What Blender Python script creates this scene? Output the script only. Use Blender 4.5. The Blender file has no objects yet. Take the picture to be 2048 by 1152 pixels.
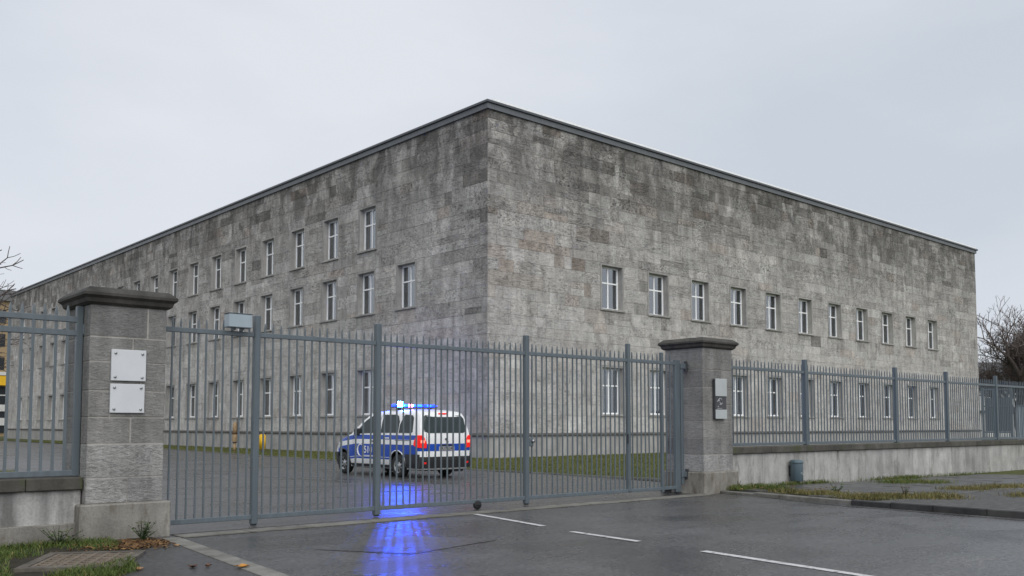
import bpy, bmesh, math, random
import numpy as np
from mathutils import Vector, Matrix

R = math.radians
scene = bpy.context.scene
col = scene.collection
random.seed(7)

# ------------------------------------------------------------------ camera
cam_d = bpy.data.cameras.new("Camera"); cam = bpy.data.objects.new("Camera", cam_d); col.objects.link(cam)
scene.camera = cam
cam_d.sensor_width = 36.0
cam_d.lens = 36.0 * 1845.5 / 2048
cam_d.shift_y = 156.7 / 2048
cam_d.clip_end = 3000
cam.location = (-26.436, -31.301, 1.5)
cam.rotation_euler = (R(90) + 0.0635, 0, 0.8428 - R(90))

# ------------------------------------------------------------------ sky and sun
SUN_EL, SUN_AZ = R(44), R(-112)          # azimuth measured from +X towards +Y
world = bpy.data.worlds.new("World"); scene.world = world; world.use_nodes = True
wn, wl = world.node_tree.nodes, world.node_tree.links
wn.clear()
w_out = wn.new("ShaderNodeOutputWorld"); w_bg = wn.new("ShaderNodeBackground")
w_sky = wn.new("ShaderNodeTexSky"); w_sky.sky_type = 'NISHITA'; w_sky.sun_disc = False
w_sky.sun_elevation = SUN_EL; w_sky.sun_rotation = R(90) - SUN_AZ
w_tc = wn.new("ShaderNodeTexCoord")
w_map = wn.new("ShaderNodeMapping"); w_map.inputs['Scale'].default_value = (1.0, 1.0, 2.6)
w_noise = wn.new("ShaderNodeTexNoise"); w_noise.inputs['Scale'].default_value = 1.5; w_noise.inputs['Detail'].default_value = 6; w_noise.inputs['Roughness'].default_value = 0.5
w_ramp = wn.new("ShaderNodeValToRGB")
w_ramp.color_ramp.elements[0].position = 0.34; w_ramp.color_ramp.elements[0].color = (0.405, 0.44, 0.49, 1)
w_ramp.color_ramp.elements[1].position = 0.66; w_ramp.color_ramp.elements[1].color = (0.52, 0.54, 0.578, 1)
w_gain = wn.new("ShaderNodeVectorMath"); w_gain.operation = 'SCALE'; w_gain.inputs['Scale'].default_value = 10.0
w_mix = wn.new("ShaderNodeMix"); w_mix.data_type = 'RGBA'; w_mix.inputs['Factor'].default_value = 0.965
w_bg.inputs['Strength'].default_value = 0.1
wl.new(w_tc.outputs['Generated'], w_map.inputs['Vector']); wl.new(w_map.outputs['Vector'], w_noise.inputs['Vector'])
wl.new(w_noise.outputs['Fac'], w_ramp.inputs['Fac']); wl.new(w_ramp.outputs['Color'], w_gain.inputs[0])
wl.new(w_sky.outputs['Color'], w_mix.inputs['A']); wl.new(w_gain.outputs['Vector'], w_mix.inputs['B'])
wl.new(w_mix.outputs['Result'], w_bg.inputs['Color']); wl.new(w_bg.outputs['Background'], w_out.inputs['Surface'])

sun_d = bpy.data.lights.new("Sun", 'SUN'); sun = bpy.data.objects.new("Sun", sun_d); col.objects.link(sun)
sun_d.energy = 1.5; sun_d.angle = R(75); sun_d.color = (1.0, 0.97, 0.93)
sun_dir = Vector((math.cos(SUN_EL) * math.cos(SUN_AZ), math.cos(SUN_EL) * math.sin(SUN_AZ), math.sin(SUN_EL)))
sun.rotation_euler = (-sun_dir).to_track_quat('-Z', 'Y').to_euler()
sun.location = (0, -40, 60)

scene.view_settings.view_transform = 'Standard'; scene.view_settings.look = 'None'
scene.view_settings.exposure = 0.55; scene.view_settings.gamma = 1.0
scene.view_settings.use_curve_mapping = False

# ------------------------------------------------------------------ helpers
def tag(o, label=None, cat=None, group=None, kind=None):
    if label: o['label'] = label
    if cat: o['category'] = cat
    if group: o['group'] = group
    if kind: o['kind'] = kind
    return o

def empty(name, loc=(0, 0, 0), rz=0.0):
    o = bpy.data.objects.new(name, None); col.objects.link(o)
    o.location = loc; o.rotation_euler = (0, 0, rz); o.empty_display_size = 0.2
    return o

def link(name, me, parent=None, loc=(0, 0, 0), rz=0.0):
    o = bpy.data.objects.new(name, me); col.objects.link(o)
    o.location = loc; o.rotation_euler = (0, 0, rz)
    if parent: o.parent = parent
    return o

class MB:
    def __init__(s): s.v = []; s.f = []; s.t = []
    def add(s, vs, fs, tint=None):
        b = len(s.v); s.v += [tuple(p) for p in vs]
        for f in fs:
            s.f.append(tuple(b + i for i in f))
            if tint is not None: s.t.append(tint)
        return s
    def box(s, x0, x1, y0, y1, z0, z1):
        return s.add([(x0, y0, z0), (x1, y0, z0), (x1, y1, z0), (x0, y1, z0), (x0, y0, z1), (x1, y0, z1), (x1, y1, z1), (x0, y1, z1)],
                     [(3, 2, 1, 0), (4, 5, 6, 7), (0, 1, 5, 4), (1, 2, 6, 5), (2, 3, 7, 6), (3, 0, 4, 7)])
    def cbox(s, x0, x1, y0, y1, z0, z1, c):
        """box with chamfered edges"""
        bm = bmesh.new(); bmesh.ops.create_cube(bm, size=1)
        bmesh.ops.scale(bm, vec=(x1 - x0, y1 - y0, z1 - z0), verts=bm.verts)
        bmesh.ops.translate(bm, vec=((x0 + x1) / 2, (y0 + y1) / 2, (z0 + z1) / 2), verts=bm.verts)
        bmesh.ops.bevel(bm, geom=list(bm.edges), offset=c, segments=1, affect='EDGES')
        bm.verts.index_update()
        s.add([v.co[:] for v in bm.verts], [[v.index for v in f.verts] for f in bm.faces]); bm.free()
        return s
    def tube(s, p0, p1, r0, r1, n=6, caps=True):
        p0, p1 = Vector(p0), Vector(p1); d = (p1 - p0)
        if d.length < 1e-6: return s
        d.normalize(); a = d.orthogonal().normalized(); b = d.cross(a)
        vs = []
        for p, r in ((p0, r0), (p1, r1)):
            for i in range(n):
                an = 2 * math.pi * i / n; vs.append(p + a * (r * math.cos(an)) + b * (r * math.sin(an)))
        fs = [(i, (i + 1) % n, n + (i + 1) % n, n + i) for i in range(n)]
        if caps: fs += [tuple(range(n - 1, -1, -1)), tuple(range(n, 2 * n))]
        return s.add(vs, fs)
    def lathe(s, prof, n=24, axis='z', cap=True):
        vs = []; fs = []; m = len(prof)
        for i in range(n):
            a = 2 * math.pi * i / n; c, q = math.cos(a), math.sin(a)
            for r, h in prof:
                if axis == 'z': vs.append((r * c, r * q, h))
                else: vs.append((r * c, h, r * q))
        for i in range(n):
            j = (i + 1) % n
            for k in range(m - 1):
                f = (i * m + k, j * m + k, j * m + k + 1, i * m + k + 1)
                fs.append(f if axis == 'z' else f[::-1])
        return s.add(vs, fs)
    def mesh(s, name, mat=None, smooth=False):
        me = bpy.data.meshes.new(name); me.from_pydata(s.v, [], s.f)
        if mat: me.materials.append(mat)
        if s.t:
            at = me.attributes.new('tint', 'FLOAT', 'FACE'); at.data.foreach_set('value', [x[0] for x in s.t])
            aw = me.attributes.new('warm', 'FLOAT', 'FACE'); aw.data.foreach_set('value', [x[1] for x in s.t])
        me.validate()
        if smooth: me.shade_smooth()
        me.update(); return me
    def build(s, name, mat, parent=None, loc=(0, 0, 0), rz=0.0, smooth=False):
        return link(name, s.mesh(name, mat, smooth), parent, loc, rz)

def smooth_by_angle(me, ang=35):
    me.shade_smooth()
    bm = bmesh.new(); bm.from_mesh(me)
    for e in bm.edges:
        e.smooth = not (len(e.link_faces) == 2 and e.calc_face_angle(0) > R(ang))
    bm.to_mesh(me); bm.free(); return me

# ------------------------------------------------------------------ materials
class NT:
    """small node-graph helper"""
    def __init__(s, name):
        s.m = bpy.data.materials.new(name); s.m.use_nodes = True
        s.n = s.m.node_tree.nodes; s.l = s.m.node_tree.links
        s.b = s.n['Principled BSDF']; s.out = s.n['Material Output']
    def new(s, t, **kw):
        o = s.n.new(t)
        for k, v in kw.items(): setattr(o, k, v)
        return o
    def set(s, sock, v):
        if isinstance(v, bpy.types.NodeSocket): s.l.new(v, sock)
        else: sock.default_value = v
    def pos(s, scale=(1, 1, 1), obj=False):
        if obj:
            c = s.new('ShaderNodeTexCoord').outputs['Object']
        else:
            c = s.new('ShaderNodeNewGeometry').outputs['Position']
        mp = s.new('ShaderNodeMapping'); mp.inputs['Scale'].default_value = scale
        s.l.new(c, mp.inputs['Vector']); return mp.outputs['Vector']
    def noise(s, vec, scale, detail=4, rough=0.55, dist=0.0):
        o = s.new('ShaderNodeTexNoise'); s.l.new(vec, o.inputs['Vector'])
        o.inputs['Scale'].default_value = scale; o.inputs['Detail'].default_value = detail
        o.inputs['Roughness'].default_value = rough; o.inputs['Distortion'].default_value = dist
        return o.outputs['Fac']
    def rng(s, v, a, b, c, d):
        o = s.new('ShaderNodeMapRange'); s.set(o.inputs['Value'], v)
        for k, x in zip(('From Min', 'From Max', 'To Min', 'To Max'), (a, b, c, d)): o.inputs[k].default_value = x
        return o.outputs['Result']
    def math(s, op, a, b=0.0):
        o = s.new('ShaderNodeMath', operation=op); s.set(o.inputs[0], a); s.set(o.inputs[1], b); return o.outputs[0]
    def ramp(s, fac, stops):
        o = s.new('ShaderNodeValToRGB'); s.l.new(fac, o.inputs['Fac']); e = o.color_ramp.elements
        while len(e) < len(stops): e.new(0.5)
        for el, (p, c) in zip(e, stops): el.position = p; el.color = (*c, 1)
        return o.outputs['Color']
    def mix(s, fac, a, b, mode='MIX'):
        o = s.new('ShaderNodeMix', data_type='RGBA', blend_type=mode)
        s.set(o.inputs['Factor'], fac)
        for k, v in (('A', a), ('B', b)):
            s.set(o.inputs[k], v if isinstance(v, bpy.types.NodeSocket) else (*v, 1))
        return o.outputs['Result']
    def attr(s, name):
        return s.new('ShaderNodeAttribute', attribute_name=name).outputs['Fac']
    def bump(s, h, strength=0.5, dist=0.02):
        o = s.new('ShaderNodeBump'); o.inputs['Strength'].default_value = strength; o.inputs['Distance'].default_value = dist
        s.l.new(h, o.inputs['Height']); s.l.new(o.outputs['Normal'], s.b.inputs['Normal'])
    def fin(s, color=None, rough=None, metal=None, spec=None):
        if color is not None: s.set(s.b.inputs['Base Color'], color if isinstance(color, bpy.types.NodeSocket) else (*color, 1))
        if rough is not None: s.set(s.b.inputs['Roughness'], rough)
        if metal is not None: s.set(s.b.inputs['Metallic'], metal)
        if spec is not None: s.set(s.b.inputs['Specular IOR Level'], spec)
        return s.m

def plain(name, c, rough=0.5, metal=0.0, var=0.12, scale=6.0, spec=0.5):
    t = NT(name); n = t.noise(t.pos(), scale, 5)
    k = t.rng(n, 0.25, 0.75, 1 - var, 1 + var)
    o = t.new('ShaderNodeVectorMath', operation='SCALE'); o.inputs[0].default_value = c; t.l.new(k, o.inputs['Scale'])
    return t.fin(o.outputs['Vector'], t.rng(n, 0.3, 0.7, max(0, rough - 0.08), min(1, rough + 0.08)), metal, spec)

def emis(name, c, s):
    t = NT(name); t.b.inputs['Base Color'].default_value = (*c, 1)
    t.b.inputs['Emission Color'].default_value = (*c, 1); t.b.inputs['Emission Strength'].default_value = s
    return t.fin(rough=0.2)

def mat_facade():
    t = NT('facade_stone'); p = t.pos()
    tint, warm = t.attr('tint'), t.attr('warm')
    base = t.ramp(tint, [(0.0, (0.18, 0.177, 0.169)), (0.28, (0.35, 0.344, 0.33)), (0.6, (0.485, 0.477, 0.46)), (1.0, (0.62, 0.613, 0.598))])
    base = t.mix(warm, base, (0.38, 0.28, 0.21))
    # every stone shows its own piece of rock: shift the texture by a per-stone amount
    sh = t.new('ShaderNodeCombineXYZ'); k1 = t.math('MULTIPLY', tint, 913.0); k2 = t.math('MULTIPLY', warm, 5171.0)
    for q, v in zip(sh.inputs, (k1, k2, t.math('ADD', k1, k2))): t.l.new(v, q)
    def own(scale):
        ad = t.new('ShaderNodeVectorMath', operation='ADD'); t.l.new(t.pos(scale), ad.inputs[0]); t.l.new(sh.outputs[0], ad.inputs[1]); return ad.outputs[0]
    rnd = t.math('FRACT', t.math('MULTIPLY', tint, 61.7))
    mott = t.noise(t.pos((1.0, 1.0, 0.7)), 1.7, 8, 0.7, 0.5)
    big = t.noise(p, 0.3, 4, 0.6)
    streak = t.noise(t.pos((2.2, 2.2, 0.14)), 1.0, 5, 0.65)
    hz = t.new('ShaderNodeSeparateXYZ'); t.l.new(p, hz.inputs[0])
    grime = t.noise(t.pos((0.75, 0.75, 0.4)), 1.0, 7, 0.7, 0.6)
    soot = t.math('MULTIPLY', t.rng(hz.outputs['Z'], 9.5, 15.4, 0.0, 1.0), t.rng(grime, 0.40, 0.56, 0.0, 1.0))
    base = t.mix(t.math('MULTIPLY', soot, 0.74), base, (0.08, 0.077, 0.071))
    base = t.mix(1.0, base, t.ramp(streak, [(0.36, (0.85, 0.845, 0.84)), (0.62, (1.06, 1.06, 1.06))]), 'MULTIPLY')
    base = t.mix(1.0, base, t.ramp(big, [(0.32, (0.88, 0.88, 0.88)), (0.68, (1.08, 1.075, 1.06))]), 'MULTIPLY')
    base = t.mix(1.0, base, t.ramp(mott, [(0.34, (0.70, 0.695, 0.685)), (0.5, (1.0, 1.0, 1.0)), (0.66, (1.2, 1.2, 1.19))]), 'MULTIPLY')
    hew = t.noise(own((2.0, 2.0, 8.0)), 1.5, 9, 0.74, 0.9)
    pit = t.noise(own((7.0, 7.0, 9.0)), 1.0, 7, 0.72, 0.4)
    mixv = t.new('ShaderNodeMix', data_type='FLOAT'); t.l.new(rnd, mixv.inputs['Factor']); t.l.new(hew, mixv.inputs['A']); t.l.new(pit, mixv.inputs['B'])
    rock = mixv.outputs['Result']
    grit = t.noise(p, 24, 6, 0.7)
    amp = t.rng(t.math('FRACT', t.math('MULTIPLY', tint, 23.3)), 0.0, 1.0, 0.4, 1.0)
    amp = t.math('MULTIPLY', amp, t.rng(hz.outputs['Z'], 3.0, 11.0, 0.5, 1.0))   # lower courses are dressed smoother
    base = t.mix(amp, base, t.mix(1.0, base, t.ramp(rock, [(0.39, (0.30, 0.295, 0.29)), (0.48, (0.93, 0.93, 0.93)), (0.62, (1.36, 1.36, 1.36))]), 'MULTIPLY'))
    base = t.mix(1.0, base, t.ramp(grit, [(0.36, (0.76, 0.76, 0.76)), (0.64, (1.18, 1.18, 1.18))]), 'MULTIPLY')
    h = t.math('ADD', t.math('MULTIPLY', rock, t.math('ADD', amp, 0.2)), t.math('MULTIPLY', grit, 0.2))
    t.bump(h, 1.0, 0.12)
    return t.fin(base, 0.85, 0, 0.25)

def mat_stone(name, lo, hi, scale=1.0, rough=0.85, bump=0.4, bd=0.01, stain=None, stretch=(1, 1, 1), hew=0.0, streak=0.78):
    t = NT(name); p = t.pos()
    n = t.noise(p, 2.2 * scale, 6, 0.62); g = t.noise(t.pos(stretch), 40 * scale, 6, 0.7)
    st = t.noise(t.pos((3.0, 3.0, 0.35)), 1.0 * scale, 5, 0.6)
    c = t.ramp(n, [(0.3, lo), (0.7, hi)])
    c = t.mix(1.0, c, t.ramp(g, [(0.25, (0.72, 0.72, 0.72)), (0.75, (1.15, 1.15, 1.15))]), 'MULTIPLY')
    c = t.mix(1.0, c, t.ramp(st, [(0.36, (streak, streak, streak)), (0.62, (1.08, 1.08, 1.08))]), 'MULTIPLY')
    oi = t.new('ShaderNodeObjectInfo').outputs['Random']
    c = t.mix(1.0, c, t.ramp(oi, [(0, (0.86, 0.86, 0.86)), (1, (1.12, 1.115, 1.1))]), 'MULTIPLY')
    if stain:
        m = t.rng(t.noise(t.pos((2.6, 2.6, 0.9)), 1.3, 6, 0.68), 0.52, 0.68, 0.0, 0.8)
        c = t.mix(m, c, stain)
    hh = t.math('ADD', g, t.math('MULTIPLY', n, 1.0))
    if hew:
        hw_ = t.noise(t.pos((9, 9, 24)), 1.3, 7, 0.72, 0.7)
        c = t.mix(hew, c, t.mix(1.0, c, t.ramp(hw_, [(0.38, (0.45, 0.45, 0.445)), (0.5, (0.98, 0.98, 0.98)), (0.64, (1.3, 1.3, 1.3))]), 'MULTIPLY'))
        hh = t.math('ADD', hh, t.math('MULTIPLY', hw_, 2.0))
    t.bump(hh, bump, bd)
    return t.fin(c, rough, 0, 0.3)

def mat_asphalt(name, base=0.05, wet=0.5, seed=0.0):
    t = NT(name); p = t.pos()
    agg = t.new('ShaderNodeTexVoronoi'); t.l.new(p, agg.inputs['Vector']); agg.inputs['Scale'].default_value = 85
    fine = t.noise(p, 120, 4, 0.7)
    mp = t.new('ShaderNodeMapping'); mp.inputs['Location'].default_value = (seed, seed * 1.7, 0); t.l.new(p, mp.inputs['Vector'])
    big = t.noise(mp.outputs['Vector'], 0.42, 6, 0.62, 0.4)
    mid = t.noise(t.pos((0.5, 1.6, 1)), 1.1, 6, 0.6)
    c = t.ramp(big, [(0.3, (base * 0.62, base * 0.62, base * 0.64)), (0.7, (base * 1.45, base * 1.45, base * 1.46))])
    c = t.mix(1.0, c, t.ramp(agg.outputs['Color'], [(0.1, (0.45, 0.45, 0.45)), (0.9, (1.8, 1.78, 1.75))]), 'MULTIPLY')
    c = t.mix(1.0, c, t.ramp(mid, [(0.3, (0.82, 0.82, 0.83)), (0.7, (1.15, 1.15, 1.14))]), 'MULTIPLY')
    gr2 = t.noise(p, 17, 5, 0.8)
    c = t.mix(1.0, c, t.ramp(gr2, [(0.38, (0.42, 0.42, 0.43)), (0.62, (1.65, 1.64, 1.62))]), 'MULTIPLY')
    # thin hairline cracks and seams
    vc = t.new('ShaderNodeTexVoronoi', feature='DISTANCE_TO_EDGE'); vc.inputs['Scale'].default_value = 0.085
    wob = t.new('ShaderNodeVectorMath', operation='ADD'); nz = t.new('ShaderNodeTexNoise'); nz.inputs['Scale'].default_value = 1.3; nz.inputs['Detail'].default_value = 6
    t.l.new(p, nz.inputs['Vector']); t.l.new(p, wob.inputs[0]); t.l.new(nz.outputs['Color'], wob.inputs[1]); t.l.new(wob.outputs[0], vc.inputs['Vector'])
    crack = t.rng(vc.outputs['Distance'], 0.0, 0.0015, 0.86, 1.0)
    cr = t.new('ShaderNodeVectorMath', operation='SCALE'); t.l.new(c, cr.inputs[0]); t.l.new(crack, cr.inputs['Scale'])
    w = t.rng(t.math('ADD', t.math('MULTIPLY', big, 0.6), t.math('MULTIPLY', mid, 0.4)), 0.40, 0.60, 0.0, 1.0)
    rough = t.rng(w, 0.0, 1.0, 0.17 + (1 - wet) * 0.4, 0.38 + (1 - wet) * 0.4)
    h = t.math('ADD', t.math('MULTIPLY', agg.outputs['Distance'], 0.5), t.math('MULTIPLY', fine, 0.5))
    h = t.math('ADD', h, t.math('MULTIPLY', t.noise(t.pos((1.0, 1.0, 1.0)), 3.5, 3, 0.5), 0.45))
    h = t.math('ADD', h, t.math('MULTIPLY', gr2, 0.6))
    t.bump(h, 0.30, 0.012)
    return t.fin(cr.outputs[0], rough, 0, 0.6)

def mat_steel(name, c, rough=0.42):
    t = NT(name); p = t.pos()
    n = t.noise(p, 5, 5, 0.6); s = t.noise(t.pos((14, 14, 1.2)), 1, 5, 0.6)
    cc = t.mix(1.0, c, t.ramp(s, [(0.3, (0.82, 0.83, 0.83)), (0.7, (1.1, 1.1, 1.1))]), 'MULTIPLY')
    cc = t.mix(t.rng(n, 0.68, 0.76, 0, 0.5), cc, (0.16, 0.12, 0.09))
    t.bump(n, 0.1, 0.003)
    return t.fin(cc, t.rng(n, 0.3, 0.7, rough - 0.08, rough + 0.1), 0.0, 0.5)

def mat_grass(name, stops, rough=0.6):
    t = NT(name)
    c = t.ramp(t.attr('tint'), stops)
    n = t.noise(t.pos(), 0.9, 4)
    c = t.mix(1.0, c, t.ramp(n, [(0.3, (0.75, 0.75, 0.7)), (0.7, (1.2, 1.15, 1.1))]), 'MULTIPLY')
    return t.fin(c, rough, 0, 0.25)

def mat_glass(name):
    t = NT(name); t.n.remove(t.b)
    gl = t.new('ShaderNodeBsdfGlossy'); gl.inputs['Roughness'].default_value = 0.03; gl.inputs['Color'].default_value = (0.92, 0.96, 1, 1)
    tr = t.new('ShaderNodeBsdfTransparent'); tr.inputs['Color'].default_value = (0.78, 0.83, 0.85, 1)
    fr = t.new('ShaderNodeFresnel'); fr.inputs['IOR'].default_value = 1.55
    k = t.math('ADD', t.math('MULTIPLY', fr.outputs[0], 1.0), 0.25)
    mx = t.new('ShaderNodeMixShader'); t.l.new(k, mx.inputs[0]); t.l.new(tr.outputs[0], mx.inputs[1]); t.l.new(gl.outputs[0], mx.inputs[2])
    nz = t.noise(t.pos(), 0.8, 2); bp = t.new('ShaderNodeBump'); bp.inputs['Strength'].default_value = 0.05; bp.inputs['Distance'].default_value = 0.05
    t.l.new(nz, bp.inputs['Height']); t.l.new(bp.outputs[0], gl.inputs['Normal'])
    t.l.new(mx.outputs[0], t.out.inputs['Surface']); return t.m

M = {}
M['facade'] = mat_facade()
M['mortar'] = mat_stone('wall_mortar', (0.34, 0.33, 0.31), (0.44, 0.43, 0.41), 1.0, 0.9, 0.3, 0.01)
M['surround'] = mat_stone('window_surround_stone', (0.29, 0.284, 0.27), (0.38, 0.373, 0.358), 1.0, 0.85, 0.25, 0.006)
M['plinth'] = mat_stone('plinth_render', (0.27, 0.265, 0.255), (0.38, 0.374, 0.36), 0.8, 0.85, 0.3, 0.01)
M['ledge'] = mat_stone('ledge_dark_stone', (0.085, 0.082, 0.076), (0.14, 0.135, 0.125), 1.0, 0.8, 0.3, 0.01)
M['pillar'] = mat_stone('pillar_granite', (0.20, 0.198, 0.192), (0.30, 0.297, 0.29), 1.0, 0.82, 0.9, 0.014, None, (1, 1, 2.2), 0.4)
M['pillar_lt'] = mat_stone('pillar_granite_pale', (0.33, 0.328, 0.32), (0.48, 0.477, 0.47), 1.0, 0.82, 1.0, 0.02, None, (1, 1, 2.2), 0.6)
M['pillar_mortar'] = mat_stone('pillar_mortar', (0.30, 0.29, 0.27), (0.36, 0.35, 0.33), 1, 0.9, 0.3, 0.006)
M['pillar_base'] = mat_stone('pillar_base_concrete', (0.19, 0.18, 0.16), (0.32, 0.308, 0.28), 0.9, 0.85, 0.5, 0.01, (0.075, 0.06, 0.038))
M['cap'] = mat_stone('pillar_cap_stone', (0.035, 0.034, 0.031), (0.085, 0.081, 0.073), 1.4, 0.75, 0.5, 0.012)
M['low_wall'] = mat_stone('low_wall_concrete', (0.31, 0.31, 0.30), (0.48, 0.478, 0.465), 0.8, 0.85, 0.35, 0.008, (0.15, 0.147, 0.135), (1, 1, 1), 0.0, 0.76)
M['low_wall_streaked'] = mat_stone('low_wall_streaked', (0.33, 0.33, 0.325), (0.50, 0.50, 0.49), 0.8, 0.85, 0.35, 0.008, (0.11, 0.107, 0.098), (1, 1, 1), 0.0, 0.42)
M['coping'] = mat_stone('coping_stone', (0.055, 0.052, 0.046), (0.11, 0.104, 0.092), 1.3, 0.75, 0.5, 0.012, (0.06, 0.07, 0.03))
M['cornice'] = mat_steel('cornice_zinc', (0.125, 0.135, 0.145), 0.4)
M['flashing'] = mat_steel('wet_roof_flashing', (0.075, 0.08, 0.088), 0.38)
M['roof'] = plain('roof_sheet', (0.62, 0.63, 0.64), 0.35)
M['steel'] = mat_steel('painted_steel', (0.103, 0.128, 0.145), 0.42)
M['steel2'] = mat_steel('painted_steel_posts', (0.09, 0.114, 0.13), 0.42)
M['white_frame'] = plain('white_window_paint', (0.86, 0.87, 0.87), 0.4, 0, 0.06)
M['glass'] = mat_glass('window_glass')
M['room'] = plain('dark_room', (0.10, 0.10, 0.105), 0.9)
M['asphalt'] = mat_asphalt('wet_asphalt', 0.055, 0.95)
M['asphalt2'] = mat_asphalt('wet_asphalt_yard', 0.06, 0.9, 13.0)
M['asphalt3'] = mat_asphalt('footpath_asphalt', 0.042, 0.6, 5.0)
M['asphalt4'] = mat_asphalt('patch_asphalt', 0.062, 0.85, 9.0)
M['slab'] = mat_stone('wet_paving_slab', (0.06, 0.06, 0.061), (0.11, 0.109, 0.107), 1.0, 0.33, 0.3, 0.006)
M['joint'] = plain('slab_joint', (0.028, 0.028, 0.025), 0.7)
M['kerb'] = mat_stone('kerb_concrete', (0.15, 0.145, 0.13), (0.24, 0.235, 0.215), 1.2, 0.6, 0.4, 0.006, (0.08, 0.075, 0.06))
M['kerb_dark'] = mat_stone('kerb_dark_stone', (0.03, 0.03, 0.03), (0.065, 0.064, 0.062), 1.2, 0.5, 0.4, 0.006)
M['gravel'] = mat_stone('gravel', (0.07, 0.07, 0.07), (0.16, 0.158, 0.152), 3, 0.7, 0.8, 0.02)
M['paint'] = None
def mat_paint():
    t = NT('road_paint'); n = t.noise(t.pos(), 9, 6, 0.7)
    c = t.ramp(n, [(0.34, (0.10, 0.10, 0.10)), (0.46, (0.52, 0.52, 0.52)), (0.8, (0.68, 0.68, 0.67))])
    return t.fin(c, 0.45)
M['paint'] = mat_paint()
def mat_paint2():
    t = NT('faded_road_paint'); n = t.noise(t.pos(), 5, 6, 0.7)
    return t.fin(t.ramp(n, [(0.42, (0.06, 0.06, 0.06)), (0.62, (0.34, 0.34, 0.335))]), 0.45)
M['paint2'] = mat_paint2()
M['soil'] = mat_stone('soil', (0.025, 0.021, 0.014), (0.06, 0.052, 0.035), 1.5, 0.9, 0.6, 0.03)
M['lawn'] = mat_stone('lawn_ground', (0.045, 0.058, 0.014), (0.10, 0.11, 0.03), 1.2, 0.9, 0.6, 0.03)
M['blade'] = mat_grass('lawn_blades', [(0, (0.06, 0.075, 0.018)), (0.5, (0.12, 0.135, 0.034)), (1, (0.2, 0.185, 0.07))])
M['blade2'] = mat_grass('verge_blades', [(0, (0.03, 0.055, 0.012)), (0.45, (0.07, 0.115, 0.025)), (0.8, (0.15, 0.15, 0.05)), (1, (0.26, 0.2, 0.09))])
M['blade3'] = mat_grass('straw_blades', [(0, (0.05, 0.06, 0.018)), (0.45, (0.13, 0.13, 0.045)), (0.8, (0.2, 0.165, 0.075)), (1, (0.26, 0.19, 0.1))])
M['litter'] = mat_grass('leaf_litter', [(0, (0.03, 0.018, 0.01)), (0.5, (0.11, 0.06, 0.028)), (0.85, (0.2, 0.12, 0.05)), (1, (0.32, 0.2, 0.1))])
M['weed'] = mat_grass('weed_leaf', [(0, (0.02, 0.045, 0.01)), (0.6, (0.05, 0.1, 0.022)), (1, (0.09, 0.15, 0.035))])
M['bark'] = mat_stone('bark', (0.035, 0.027, 0.022), (0.075, 0.06, 0.05), 2, 0.9, 0.6, 0.02)
M['twig'] = plain('twig', (0.105, 0.085, 0.076), 0.85)
M['iron'] = plain('cast_iron', (0.15, 0.122, 0.092), 0.6, 0, 0.35, 14)
M['grate_frame'] = mat_stone('grate_frame', (0.07, 0.062, 0.052), (0.15, 0.135, 0.115), 2, 0.7, 0.5, 0.008)
M['black'] = plain('black_rubber', (0.012, 0.012, 0.013), 0.6)
M['dark'] = plain('dark_plastic', (0.022, 0.023, 0.026), 0.45)

# ------------------------------------------------------------------ the setting: ground sheets
def sheet(name, poly, z, mat, kind='structure', parent=None):
    mb = MB(); mb.add([(x, y, z) for x, y in poly], [tuple(range(len(poly)))])
    o = mb.build(name, mat, parent)
    if kind and not parent: o['kind'] = kind
    return o

GA = -0.0116
GX, GY = -21.42, -18.42
gdx, gdy = math.cos(GA), math.sin(GA)
def gp(t, off, z=0.0):
    """gate-line coordinates (along, behind, up) to world"""
    return (GX + gdx * t - gdy * off, GY + gdy * t + gdx * off, z)

sheet('ground', [(-900, -900), (900, -900), (900, 900), (-900, 900)], -0.06, M['lawn'])
yl = [gp(t, -0.32)[:2] for t in (-40, 40)]
sheet('courtyard', [(-60, -17.9), gp(14, -0.3)[:2], (-6.55, -7), (-6.1, 2.5), (-4.4, 25.3), (-4.0, 45), (-4.0, 110), (-60, 110)], 0.0, M['asphalt2'])
sheet('road', [(-90, -90), (-10.2, -90), (-10.45, -26), (-10.1, -22.4), (-9.4, -19.3), gp(12.2, -0.3)[:2], gp(-1.0, -0.3)[:2], (-23.0, -18.3), (-60, -18.0), (-90, -18)], 0.004, M['asphalt'])

# concrete threshold band under the gate, in separate slabs
thr = MB(); thr.add([gp(-0.05, -0.78, 0.008), gp(11.5, -0.78, 0.008), gp(11.5, -0.3, 0.008), gp(-0.05, -0.3, 0.008)], [(0, 1, 2, 3)])
thr_o = tag(thr.build('threshold', M['joint']), kind='structure')
tt = -0.04
while tt < 11.45:
    w = min(random.uniform(0.8, 1.3), 11.45 - tt)
    mb = MB(); a = [gp(tt, -0.77, 0), gp(tt + w - 0.02, -0.77, 0), gp(tt + w - 0.02, -0.42, 0), gp(tt, -0.42, 0)]
    mb.add([(x, y, 0.002) for x, y, z in a] + [(x, y, 0.018) for x, y, z in a], [(4, 5, 6, 7), (0, 1, 5, 4), (1, 2, 6, 5), (2, 3, 7, 6), (3, 0, 4, 7)])
    mb.build('threshold_slab', M['kerb'], thr_o); tt += w

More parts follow.
